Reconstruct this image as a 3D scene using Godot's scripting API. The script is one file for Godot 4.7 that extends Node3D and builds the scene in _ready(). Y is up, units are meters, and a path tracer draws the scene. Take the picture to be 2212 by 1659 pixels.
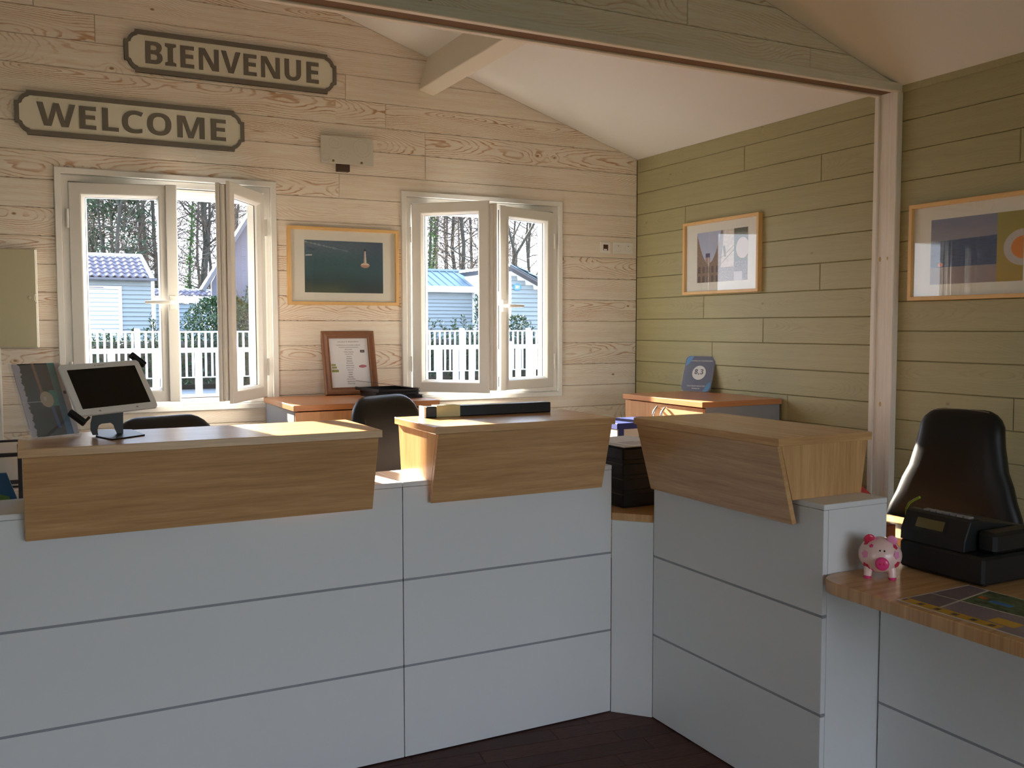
extends Node3D
# Reception desk of a campsite chalet. World: back wall z = 0, green wall x = 0, floor y = 0, metres.

const EYE := Vector3(-3.5439, 1.5, 5.0694)
const F := 2024.4
var cam_basis := Basis.from_euler(Vector3(-0.0607, -0.4786, -0.0011))

# ---------------------------------------------------------------- mesh builder
class MB:
	var v := PackedVector3Array()
	var n := PackedVector3Array()
	var t := PackedVector2Array()
	var xf := Transform3D()

	func tri(a: Vector3, b: Vector3, c: Vector3, na: Vector3, nb: Vector3, nc: Vector3, ua := Vector2.ZERO, ub := Vector2.ZERO, uc := Vector2.ZERO) -> void:
		if (b - a).cross(c - a).dot(na + nb + nc) > 0.0:
			var h := b
			b = c
			c = h
			h = nb
			nb = nc
			nc = h
			var k := ub
			ub = uc
			uc = k
		v.append_array([xf * a, xf * b, xf * c])
		n.append_array([(xf.basis * na).normalized(), (xf.basis * nb).normalized(), (xf.basis * nc).normalized()])
		t.append_array([ua, ub, uc])

	func flat(a: Vector3, b: Vector3, c: Vector3, out: Vector3, ua := Vector2.ZERO, ub := Vector2.ZERO, uc := Vector2.ZERO) -> void:
		var m := (b - a).cross(c - a)
		if m.length_squared() < 1e-16:
			return
		m = m.normalized()
		if m.dot(out) < 0.0:
			m = -m
		tri(a, b, c, m, m, m, ua, ub, uc)

	func uvof(p: Vector3, m: Vector3, turned: bool) -> Vector2:
		var q := Vector2(p.x, p.y)
		if absf(m.x) >= absf(m.y) and absf(m.x) >= absf(m.z):
			q = Vector2(p.z, p.y)
		elif absf(m.y) >= absf(m.z):
			q = Vector2(p.x, p.z)
		return Vector2(q.y, q.x) if turned else q

	func quad(a: Vector3, b: Vector3, c: Vector3, d: Vector3, out: Vector3, turned := false) -> void:
		flat(a, b, c, out, uvof(a, out, turned), uvof(b, out, turned), uvof(c, out, turned))
		flat(a, c, d, out, uvof(a, out, turned), uvof(c, out, turned), uvof(d, out, turned))

	# chamfered box between two corners
	func box(lo: Vector3, hi: Vector3, e := 0.002, turned := false) -> void:
		var s := (hi - lo) * 0.5
		var c := (hi + lo) * 0.5
		e = minf(e, minf(s.x, minf(s.y, s.z)) * 0.45)
		var ax := [Vector3.RIGHT, Vector3.UP, Vector3.BACK]
		for i in 3:
			var j := (i + 1) % 3
			var k := (i + 2) % 3
			for sg in [-1.0, 1.0]:
				var m: Vector3 = ax[i] * sg
				var u: Vector3 = ax[j] * (s[j] - e)
				var w: Vector3 = ax[k] * (s[k] - e)
				var o: Vector3 = c + m * s[i]
				quad(o - u - w, o + u - w, o + u + w, o - u + w, m, turned)
				for sh in [-1.0, 1.0]:
					var m2: Vector3 = ax[j] * sh
					var o1: Vector3 = c + m * s[i] + m2 * (s[j] - e)
					var o2: Vector3 = c + m * (s[i] - e) + m2 * s[j]
					quad(o1 - w, o1 + w, o2 + w, o2 - w, m + m2, turned)
		for x in [-1.0, 1.0]:
			for y in [-1.0, 1.0]:
				for z in [-1.0, 1.0]:
					var o := Vector3(x, y, z)
					flat(c + o * Vector3(s.x, s.y - e, s.z - e), c + o * Vector3(s.x - e, s.y, s.z - e), c + o * Vector3(s.x - e, s.y - e, s.z), o)

	# polygon in local xy, front at z = z1, back at z = z0
	func prism(p: PackedVector2Array, z0: float, z1: float, e := 0.0, uvs := Vector2.ONE, uvo := Vector2.ZERO) -> void:
		var inner := p
		if e > 0.0:
			var got := Geometry2D.offset_polygon(p, -e, Geometry2D.JOIN_MITER)
			if got.size() == 1 and got[0].size() == p.size():
				var g: PackedVector2Array = got[0]
				var best := 0
				for i in g.size():
					if g[i].distance_to(p[0]) < g[best].distance_to(p[0]):
						best = i
				var same: PackedVector2Array = []
				for i in p.size():
					same.append(g[(best + i) % p.size()])
				if same[1].distance_to(p[1]) > e * 4.0:
					same.clear()
					for i in p.size():
						same.append(g[(best - i + p.size() * 2) % p.size()])
				inner = same
			else:
				e = 0.0
		var mid := Vector2.ZERO
		for q in p:
			mid += q / p.size()
		var ids := Geometry2D.triangulate_polygon(inner)
		for i in range(0, ids.size(), 3):
			var a := inner[ids[i]]
			var b := inner[ids[i + 1]]
			var c := inner[ids[i + 2]]
			flat(Vector3(a.x, a.y, z1), Vector3(b.x, b.y, z1), Vector3(c.x, c.y, z1), Vector3.BACK, a * uvs + uvo, b * uvs + uvo, c * uvs + uvo)
		ids = Geometry2D.triangulate_polygon(p)
		for i in range(0, ids.size(), 3):
			var a := p[ids[i]]
			var b := p[ids[i + 1]]
			var c := p[ids[i + 2]]
			flat(Vector3(a.x, a.y, z0), Vector3(b.x, b.y, z0), Vector3(c.x, c.y, z0), Vector3.FORWARD, a * uvs + uvo, b * uvs + uvo, c * uvs + uvo)
		var turn := 1.0 if Geometry2D.is_polygon_clockwise(p) else -1.0
		for i in p.size():
			var a := p[i]
			var b := p[(i + 1) % p.size()]
			var m := Vector3(-(b - a).y, (b - a).x, 0) * turn
			var ua := a * uvs + uvo
			var ub := b * uvs + uvo
			var za := z1 - e
			flat(Vector3(a.x, a.y, z0), Vector3(b.x, b.y, z0), Vector3(b.x, b.y, za), m, ua, ub, ub)
			flat(Vector3(a.x, a.y, z0), Vector3(b.x, b.y, za), Vector3(a.x, a.y, za), m, ua, ub, ua)
			if e > 0.0:
				var c := inner[i]
				var d := inner[(i + 1) % p.size()]
				m = m.normalized() + Vector3.BACK
				flat(Vector3(a.x, a.y, za), Vector3(b.x, b.y, za), Vector3(d.x, d.y, z1), m, ua, ub, ub)
				flat(Vector3(a.x, a.y, za), Vector3(d.x, d.y, z1), Vector3(c.x, c.y, z1), m, ua, ub, ua)

	# profile of (inset, z) swept round a w x h rectangle with its lower corner at 0
	func ring(w: float, h: float, pr: Array, turned := false) -> void:
		for k in pr.size() - 1:
			var p: Vector2 = pr[k]
			var q: Vector2 = pr[k + 1]
			var cp := [Vector3(p.x, p.x, p.y), Vector3(w - p.x, p.x, p.y), Vector3(w - p.x, h - p.x, p.y), Vector3(p.x, h - p.x, p.y)]
			var cq := [Vector3(q.x, q.x, q.y), Vector3(w - q.x, q.x, q.y), Vector3(w - q.x, h - q.x, q.y), Vector3(q.x, h - q.x, q.y)]
			var tang := q - p
			for i in 4:
				var j := (i + 1) % 4
				var inw: Vector3 = [Vector3.UP, Vector3.LEFT, Vector3.DOWN, Vector3.RIGHT][i]
				var out := inw * -tang.y + Vector3.BACK * tang.x
				var along: Vector3 = Vector3(0, 0, 0)
				if i % 2 == 0:
					quad(cp[i], cp[j], cq[j], cq[i], out + along, turned)
				else:
					quad(cp[i], cp[j], cq[j], cq[i], out + along, not turned)

	# smooth surface through a grid of rings; closed_u joins each ring's ends
	func grid(rows: Array, closed: bool, uvscale := Vector2.ONE, inward := false) -> void:
		var nr := rows.size()
		var m: int = rows[0].size()
		var nn := []
		for i in nr:
			var z := PackedVector3Array()
			z.resize(m)
			nn.append(z)
		var mu := m if closed else m - 1
		for i in nr - 1:
			for j in mu:
				var k := (j + 1) % m
				var a: Vector3 = rows[i][j]
				var b: Vector3 = rows[i][k]
				var c: Vector3 = rows[i + 1][k]
				var d: Vector3 = rows[i + 1][j]
				var f := (c - a).cross(d - b)
				if inward:
					f = -f
				nn[i][j] += f
				nn[i][k] += f
				nn[i + 1][k] += f
				nn[i + 1][j] += f
		for i in nr - 1:
			for j in mu:
				var k := (j + 1) % m
				var u0 := Vector2(float(j) / mu, float(i) / (nr - 1)) * uvscale
				var u1 := Vector2(float(j + 1) / mu, float(i) / (nr - 1)) * uvscale
				var u2 := Vector2(float(j + 1) / mu, float(i + 1) / (nr - 1)) * uvscale
				var u3 := Vector2(float(j) / mu, float(i + 1) / (nr - 1)) * uvscale
				var fl: Vector3 = nn[i][j] + nn[i + 1][k]
				for w in [[i, j], [i, k], [i + 1, k], [i + 1, j]]:
					if nn[w[0]][w[1]].length_squared() < 1e-20:
						nn[w[0]][w[1]] = fl
				tri(rows[i][j], rows[i][k], rows[i + 1][k], nn[i][j].normalized(), nn[i][k].normalized(), nn[i + 1][k].normalized(), u0, u1, u2)
				tri(rows[i][j], rows[i + 1][k], rows[i + 1][j], nn[i][j].normalized(), nn[i + 1][k].normalized(), nn[i + 1][j].normalized(), u0, u2, u3)

	# turned shape: profile of (radius, height) about local y
	func lathe(pr: Array, segs := 24) -> void:
		var rows := []
		for p in pr:
			var r := PackedVector3Array()
			for j in segs:
				var a := TAU * j / segs
				r.append(Vector3(cos(a) * p.x, p.y, -sin(a) * p.x))
			rows.append(r)
		grid(rows, true)

	func tube(path: Array, radii: Array, segs := 8, caps := true) -> void:
		var rows := []
		var up := Vector3.UP
		for i in path.size():
			var d: Vector3 = (path[mini(i + 1, path.size() - 1)] - path[maxi(i - 1, 0)]).normalized()
			if absf(d.dot(up)) > 0.95:
				up = Vector3.RIGHT if absf(d.x) < 0.9 else Vector3.BACK
			var x := up.cross(d).normalized()
			var y := d.cross(x)
			up = y
			var r := PackedVector3Array()
			var rad: float = radii[mini(i, radii.size() - 1)]
			for j in segs:
				var a := TAU * j / segs
				r.append(path[i] + (x * cos(a) + y * sin(a)) * rad)
			rows.append(r)
		grid(rows, true)
		if caps:
			for e in [0, path.size() - 1]:
				var out: Vector3 = (path[0] - path[1]) if e == 0 else (path[e] - path[e - 1])
				for j in segs:
					flat(path[e], rows[e][j], rows[e][(j + 1) % segs], out)

	func ball(c: Vector3, r: Vector3, segs := 16) -> void:
		var rows := []
		for i in segs / 2 + 1:
			var a := -PI / 2 + PI * i / (segs / 2)
			var q := PackedVector3Array()
			for j in segs:
				var b := TAU * j / segs
				q.append(c + Vector3(cos(a) * cos(b), sin(a), -cos(a) * sin(b)) * r)
			rows.append(q)
		grid(rows, true)

# ---------------------------------------------------------------- nodes
var used := {}

func numbered(called: String) -> String:
	used[called] = used.get(called, -1) + 1
	return called if used[called] == 0 else "%s_%03d" % [called, used[called]]

func tag(o: Node, label: String, category: String, group := "", kind := "") -> Node:
	if label:
		o.set_meta("label", label)
	if category:
		o.set_meta("category", category)
	if group:
		o.set_meta("group", group)
	if kind:
		o.set_meta("kind", kind)
	return o

func thing(called: String, label: String, category: String, at := Vector3.ZERO, group := "", kind := "") -> Node3D:
	var o := Node3D.new()
	o.name = numbered(called)
	add_child(o)
	o.position = at
	tag(o, label, category, group, kind)
	return o

func structure(called: String, label: String, category: String, at := Vector3.ZERO) -> Node3D:
	return thing(called, label, category, at, "", "structure")

func mesh_of(mb: MB, back := Transform3D()) -> ArrayMesh:
	var vv := mb.v
	var nn := mb.n
	if back != Transform3D():
		vv = back * mb.v
		nn = PackedVector3Array()
		for q in mb.n:
			nn.append(back.basis * q)
	var arr := []
	arr.resize(Mesh.ARRAY_MAX)
	arr[Mesh.ARRAY_VERTEX] = vv
	arr[Mesh.ARRAY_NORMAL] = nn
	arr[Mesh.ARRAY_TEX_UV] = mb.t
	var m := ArrayMesh.new()
	m.add_surface_from_arrays(Mesh.PRIMITIVE_TRIANGLES, arr)
	return m

# commits world-space geometry as one mesh under parent
func part(called: String, mb: MB, mat: Material, parent: Node, label := "") -> MeshInstance3D:
	var o := MeshInstance3D.new()
	o.name = called if parent != self else numbered(called)
	parent.add_child(o, true)
	o.mesh = mesh_of(mb, (parent as Node3D).global_transform.affine_inverse())
	o.material_override = mat
	if label:
		o.set_meta("label", label)
	return o

func boxpart(called: String, lo: Vector3, hi: Vector3, mat: Material, parent: Node, e := 0.002, turned := false, label := "") -> MeshInstance3D:
	var mb := MB.new()
	mb.box(lo, hi, e, turned)
	return part(called, mb, mat, parent, label)

func ray(px: float, py: float) -> Vector3:
	return cam_basis * Vector3((px - 1106.0) / F, (829.5 - py) / F, -1.0)

func onz(px: float, py: float, z: float) -> Vector3:
	var d := ray(px, py)
	return EYE + d * ((z - EYE.z) / d.z)

func onx(px: float, py: float, x: float) -> Vector3:
	var d := ray(px, py)
	return EYE + d * ((x - EYE.x) / d.x)

func ony(px: float, py: float, y: float) -> Vector3:
	var d := ray(px, py)
	return EYE + d * ((y - EYE.y) / d.y)

# ---------------------------------------------------------------- materials
var M := {}
var pine: Array[StandardMaterial3D] = []
var green: Array[StandardMaterial3D] = []

func srgb(r: float, g: float, b: float) -> Color:
	return Color(r / 255.0, g / 255.0, b / 255.0)

func mat(called: String, c: Color, rough := 0.6, metal := 0.0) -> StandardMaterial3D:
	var m := StandardMaterial3D.new()
	m.resource_name = called
	m.albedo_color = c
	m.roughness = rough
	m.metallic = metal
	M[called] = m
	return m

func picture(w: int, h: int, f: Callable) -> ImageTexture:
	var by := PackedByteArray()
	by.resize(w * h * 3)
	var k := 0
	for y in h:
		for x in w:
			var c: Color = f.call(x, y)
			by[k] = clampi(int(c.r * 255.0), 0, 255)
			by[k + 1] = clampi(int(c.g * 255.0), 0, 255)
			by[k + 2] = clampi(int(c.b * 255.0), 0, 255)
			k += 3
	return ImageTexture.create_from_image(Image.create_from_data(w, h, false, Image.FORMAT_RGB8, by))

func noise(sd: int, freq: float, oct := 3) -> FastNoiseLite:
	var f := FastNoiseLite.new()
	f.seed = sd
	f.noise_type = FastNoiseLite.TYPE_SIMPLEX_SMOOTH
	f.frequency = freq
	f.fractal_octaves = oct
	return f

# flat-sawn softwood, 2.4 m x 0.135 m: rings round a wandering pith, with knots
func wood_board(sd: int, base: Color, late: Color, knot: Color, strength: float, shift: float, deep: float, knots: int) -> ImageTexture:
	var w := 1024
	var h := 80
	var n1 := noise(sd, 0.9, 2)
	var n2 := noise(sd + 50, 1.0, 3)
	var n3 := noise(sd + 90, 1.0, 2)
	var rng := RandomNumberGenerator.new()
	rng.seed = sd * 7 + 3
	var kn := []
	for i in knots:
		kn.append(Vector3(rng.randf_range(0.1, 2.3), rng.randf_range(0.02, 0.115), rng.randf_range(0.006, 0.011)))
	var pv := PackedFloat32Array()
	var pd := PackedFloat32Array()
	for x in w:
		var u := 2.4 * x / w
		pv.append(shift + 0.035 * n1.get_noise_2d(u * 1.3, 3.0))
		pd.append(deep + 0.075 * n1.get_noise_2d(u * 1.1, 40.0) + 0.02 * u)
	return picture(w, h, func(x: int, y: int) -> Color:
		var u := 2.4 * x / w
		var v := 0.135 * y / h
		var r := sqrt((v - pv[x]) * (v - pv[x]) + pd[x] * pd[x])
		r += 0.0035 * n2.get_noise_2d(u * 5.0, v * 26.0)
		var dark := 0.0
		for k in kn:
			var du: float = (u - k.x) * 0.6
			var dv: float = v - k.y
			var dd := sqrt(du * du + dv * dv)
			r += 0.016 * exp(-dd * dd / (k.z * k.z * 9.0))
			dark = maxf(dark, 1.0 - smoothstep(k.z * 0.55, k.z * 0.95, dd))
		var t := fposmod(r / 0.0082, 1.0)
		var line := smoothstep(0.6, 0.88, t) * (1.0 - smoothstep(0.92, 1.0, t))
		var mod := 0.55 + 0.75 * n3.get_noise_2d(u * 2.0, v * 14.0)
		var fine := n2.get_noise_2d(u * 9.0, v * 900.0)
		var c := base.lerp(late, clampf(line * strength * clampf(mod, 0.12, 1.2), 0.0, 1.0))
		c = c.lerp(late, clampf(0.10 + 0.14 * fine + 0.10 * n3.get_noise_2d(u * 1.0, v * 30.0 + 7.0), 0.0, 0.4))
		return c.lerp(knot, dark * 0.8))

func oak(sd: int, base: Color, dark: Color) -> ImageTexture:
	var a := noise(sd, 1.0, 4)
	var b := noise(sd + 9, 1.0, 3)
	var grain := func(u: float, v: float) -> float:
		var cx := cos(TAU * u)
		var sx := sin(TAU * u)
		return 0.42 + 0.5 * a.get_noise_3d(cx * 0.25, sx * 0.25, v * 34.0) + 0.35 * b.get_noise_3d(cx * 1.1, sx * 1.1, v * 190.0)
	return picture(512, 512, func(x: int, y: int) -> Color:
		var u := x / 512.0
		var v := y / 512.0
		var k: float = grain.call(u, v)
		if v > 0.85:
			k = lerpf(k, grain.call(u, v - 1.0), (v - 0.85) / 0.15)
		return base.lerp(dark, clampf(k, 0.0, 1.0)))

func textured(called: String, tex: Texture2D, rough: float, scale := Vector3.ONE) -> StandardMaterial3D:
	var m := mat(called, Color.WHITE, rough)
	m.albedo_texture = tex
	m.uv1_scale = scale
	return m

func make_materials() -> void:
	var wash := srgb(242, 235, 222)
	var late := srgb(190, 148, 112)
	var knot := srgb(140, 104, 66)
	var spec := [[1.25, 0.03, 0.012, 1], [1.15, 0.10, 0.02, 0], [0.45, -0.12, 0.16, 1], [0.35, 0.30, 0.2, 0], [1.2, 0.07, 0.03, 2], [0.55, 0.06, 0.11, 1], [0.3, -0.3, 0.1, 0], [0.95, 0.15, 0.03, 1]]
	for i in spec.size():
		var s: Array = spec[i]
		var m := textured("whitewashed_pine", wood_board(11 + i * 13, wash, late, knot, s[0], s[1], s[2], s[3]), 0.62)
		m.texture_repeat = true
		pine.append(m)
	for i in 4:
		var s: Array = [[0.3, 0.05, 0.02, 1], [0.2, -0.1, 0.15, 0], [0.35, 0.09, 0.05, 1], [0.18, 0.3, 0.2, 2]][i]
		green.append(textured("green_paint", wood_board(301 + i * 17, srgb(172, 164, 122), srgb(136, 126, 88), srgb(138, 128, 92), s[0], s[1], s[2], s[3]), 0.55))
	textured("oak_laminate", oak(5, srgb(222, 176, 122), srgb(182, 134, 86)), 0.26, Vector3(1.0, 1.0, 1.0)).metallic_specular = 0.66
	textured("beech_laminate", oak(25, srgb(208, 146, 98), srgb(182, 120, 76)), 0.34)
	textured("beech_door", oak(35, srgb(214, 164, 118), srgb(192, 140, 96)), 0.4)
	textured("frame_ash", oak(45, srgb(232, 192, 130), srgb(216, 170, 104)), 0.45, Vector3(3, 3, 3))
	textured("frame_brown", oak(55, srgb(150, 104, 74), srgb(112, 72, 48)), 0.4, Vector3(4, 4, 4))
	textured("trim_pine", oak(65, srgb(240, 235, 226), srgb(224, 212, 196)), 0.6, Vector3(2, 2, 2))
	mat("white_laminate", srgb(226, 226, 224), 0.38)
	mat("grey_laminate", srgb(150, 152, 156), 0.5)
	mat("aluminium", srgb(150, 152, 156), 0.5, 0.0)
	mat("white_pvc", srgb(236, 234, 228), 0.32)
	mat("gasket", srgb(26, 24, 22), 0.7)
	mat("white_paint", srgb(234, 231, 226), 0.8)
	mat("beam_paint", srgb(226, 216, 198), 0.75)
	mat("groove", srgb(120, 92, 66), 0.9)
	mat("green_groove", srgb(74, 64, 40), 0.9)
	mat("black_plastic", srgb(14, 14, 15), 0.5)
	mat("black_satin", srgb(8, 8, 9), 0.4)
	mat("screen_glass", srgb(8, 8, 9), 0.12)
	var lt := noise(77, 0.09, 3)
	var bump := picture(256, 256, func(x: int, y: int) -> Color:
		var g := 0.5 + 0.5 * lt.get_noise_2d(x * 4.0, y * 4.0)
		return Color(g, g, g))
	var le := mat("black_leather", srgb(12, 12, 13), 0.36)
	le.heightmap_enabled = true
	le.heightmap_texture = bump
	le.heightmap_scale = 0.03
	le.uv1_scale = Vector3(5, 5, 5)
	var fl := noise(91, 1.0, 4)
	for i in 3:
		var tone: Color = [srgb(84, 46, 33), srgb(74, 39, 28), srgb(92, 52, 38)][i]
		textured("parquet_%d" % i, picture(256, 64, func(x: int, y: int) -> Color:
			return tone * (0.9 + 0.35 * fl.get_noise_2d(x * 0.03 + i * 40.0, y * 0.5))), 0.62, Vector3(2, 8, 1))
	mat("floor_base", srgb(72, 48, 38), 0.5)
	mat("steel", srgb(186, 188, 190), 0.25, 1.0)
	mat("white_plastic", srgb(238, 236, 230), 0.3)
	mat("paper", srgb(236, 234, 228), 0.8)
	mat("mount_card", srgb(226, 224, 214), 0.85)
	mat("cream_board", srgb(230, 226, 208), 0.7)
	mat("sign_dark", srgb(112, 106, 94), 0.6)
	mat("ink", srgb(30, 28, 28), 0.7)
	var g := mat("pane_glass", Color(1, 1, 1, 0.02), 0.0)
	g.transparency = BaseMaterial3D.TRANSPARENCY_ALPHA
	var ac := mat("acrylic", Color(0.93, 0.95, 0.95, 0.08), 0.03)
	ac.transparency = BaseMaterial3D.TRANSPARENCY_ALPHA
	mat("frosted", srgb(206, 202, 190), 0.35)
	mat("brown_metal", srgb(82, 62, 50), 0.5, 0.3)
	mat("brass", srgb(140, 124, 78), 0.35, 0.8)
	mat("charcoal_metal", srgb(58, 58, 62), 0.5, 0.3)
	mat("ext_siding", srgb(138, 148, 150), 0.7)
	mat("ext_white", srgb(238, 238, 238), 0.55)
	mat("ext_roof_dark", srgb(112, 105, 114), 0.4)
	mat("ext_roof_steel", srgb(118, 136, 148), 0.45)
	mat("ext_fascia", srgb(92, 92, 98), 0.5)
	mat("ext_glass", srgb(196, 206, 210), 0.08)
	var bk := noise(131, 1.0, 3)
	textured("bark", picture(128, 128, func(x: int, y: int) -> Color:
		return srgb(70, 68, 58) * (0.85 + 0.5 * bk.get_noise_2d(x * 0.4, y * 0.05))), 0.9, Vector3(3, 8, 1))
	mat("twig", srgb(84, 72, 62), 0.9)
	mat("ivy", srgb(70, 98, 40), 0.5)
	mat("needles", srgb(52, 72, 48), 0.7)
	mat("hedge_leaf", srgb(44, 66, 34), 0.28)
	mat("hedge_gold", srgb(150, 150, 70), 0.35)
	var gr := noise(141, 1.0, 4)
	textured("gravel", picture(256, 256, func(x: int, y: int) -> Color:
		return srgb(140, 140, 140) * (0.9 + 0.3 * gr.get_noise_2d(x * 0.3, y * 0.3))), 0.9, Vector3(0.5, 0.5, 0.5))

# ---------------------------------------------------------------- scene
func _ready() -> void:
	var cam := Camera3D.new()
	cam.name = "camera"
	cam.fov = 44.5629
	cam.near = 0.05
	cam.far = 300.0
	add_child(cam)
	cam.position = EYE
	cam.basis = cam_basis
	cam.current = true

	var sky_mat := ProceduralSkyMaterial.new()
	sky_mat.sky_top_color = srgb(150, 178, 218)
	sky_mat.sky_horizon_color = srgb(236, 240, 244)
	sky_mat.ground_bottom_color = srgb(150, 148, 142)
	sky_mat.ground_horizon_color = srgb(200, 200, 198)
	sky_mat.sky_curve = 0.2
	sky_mat.energy_multiplier = 2.0
	var sky := Sky.new()
	sky.sky_material = sky_mat
	var env := Environment.new()
	env.background_mode = Environment.BG_SKY
	env.sky = sky
	env.tonemap_mode = Environment.TONE_MAPPER_LINEAR
	env.tonemap_exposure = 4.0
	env.sdfgi_enabled = true
	env.ssao_enabled = true
	env.ssil_enabled = true
	var we := WorldEnvironment.new()
	we.name = "environment"
	we.environment = env
	add_child(we)

	var sun := DirectionalLight3D.new()
	sun.name = "sun"
	sun.light_color = Color(1.0, 0.95, 0.87)
	sun.light_energy = 4.2
	sun.light_angular_distance = 0.55
	sun.shadow_enabled = true
	sun.sky_mode = DirectionalLight3D.SKY_MODE_LIGHT_ONLY
	add_child(sun)
	sun.look_at_from_position(Vector3.ZERO, Vector3(0.18, -0.405, 1.0), Vector3.UP)

	make_materials()
	build_shell()
	build_windows()
	build_partition()
	build_counters()
	build_cabinets()
	build_wall_things()
	build_chairs()
	build_desk_things()
	build_outside()

const Y0 := 1.5357
const YG := 1.5479
const YF := 1.4800
const BP := 0.135
const RIDGE_X := -3.5
const WEST := -7.0
const SOUTH := 7.7

func roof_y(x: float) -> float:
	return 2.578 + 0.3175 * minf(-x, x - 2.0 * RIDGE_X)

# planks of one wall. wall: local x along, y up, z out of the face; keep: polygon kept; holes: rectangles cut out
func plank_wall(parent: Node3D, wall: Transform3D, y_ref: float, ylo: float, yhi: float, x0: float, x1: float, joints: Dictionary, keep: PackedVector2Array, holes: Array, mats: Array, sd: int, auto_len := 0.0) -> void:
	var rng := RandomNumberGenerator.new()
	rng.seed = sd
	var n0 := int(floor((ylo - y_ref) / BP))
	var n1 := int(ceil((yhi - y_ref) / BP))
	for n in range(n0, n1):
		var ya := y_ref + n * BP
		var yb := ya + BP
		var ga := 0.0008
		var cuts := [x0, x1]
		if joints.has(n):
			cuts.append_array(joints[n])
		elif auto_len > 0.0:
			var x := x0 + rng.randf_range(0.3, 1.0) * auto_len
			while x < x1 - 0.25:
				cuts.append(x)
				x += auto_len * rng.randf_range(0.8, 1.2)
		cuts.sort()
		for i in cuts.size() - 1:
			var a: float = cuts[i] + 0.0006
			var b: float = cuts[i + 1] - 0.0006
			var polys := [PackedVector2Array([Vector2(a, ya + ga), Vector2(b, ya + ga), Vector2(b, yb - ga), Vector2(a, yb - ga)])]
			if keep.size():
				polys = Geometry2D.intersect_polygons(polys[0], keep)
			for hole in holes:
				var next := []
				for p in polys:
					next.append_array(Geometry2D.clip_polygons(p, hole))
				polys = next
			var k := rng.randi() % mats.size()
			var off := rng.randf_range(0.0, maxf(0.0, 2.4 - (b - a)))
			var flip := -1.0 if rng.randf() < 0.5 else 1.0
			for p in polys:
				if p.size() < 3:
					continue
				var mb := MB.new()
				mb.xf = wall
				mb.prism(p, -0.012, 0.0, 0.0032, Vector2(1.0 / 2.4, flip / BP), Vector2((off - a) / 2.4, -ya / BP * flip))
				part("plank", mb, mats[k], parent)

func rect(a: float, b: float, c: float, d: float) -> PackedVector2Array:
	return PackedVector2Array([Vector2(a, c), Vector2(b, c), Vector2(b, d), Vector2(a, d)])

const W1 := [-3.372, -2.362]
const W2 := [-1.598, -0.592]
const WY := [1.098, 2.244]

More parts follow.
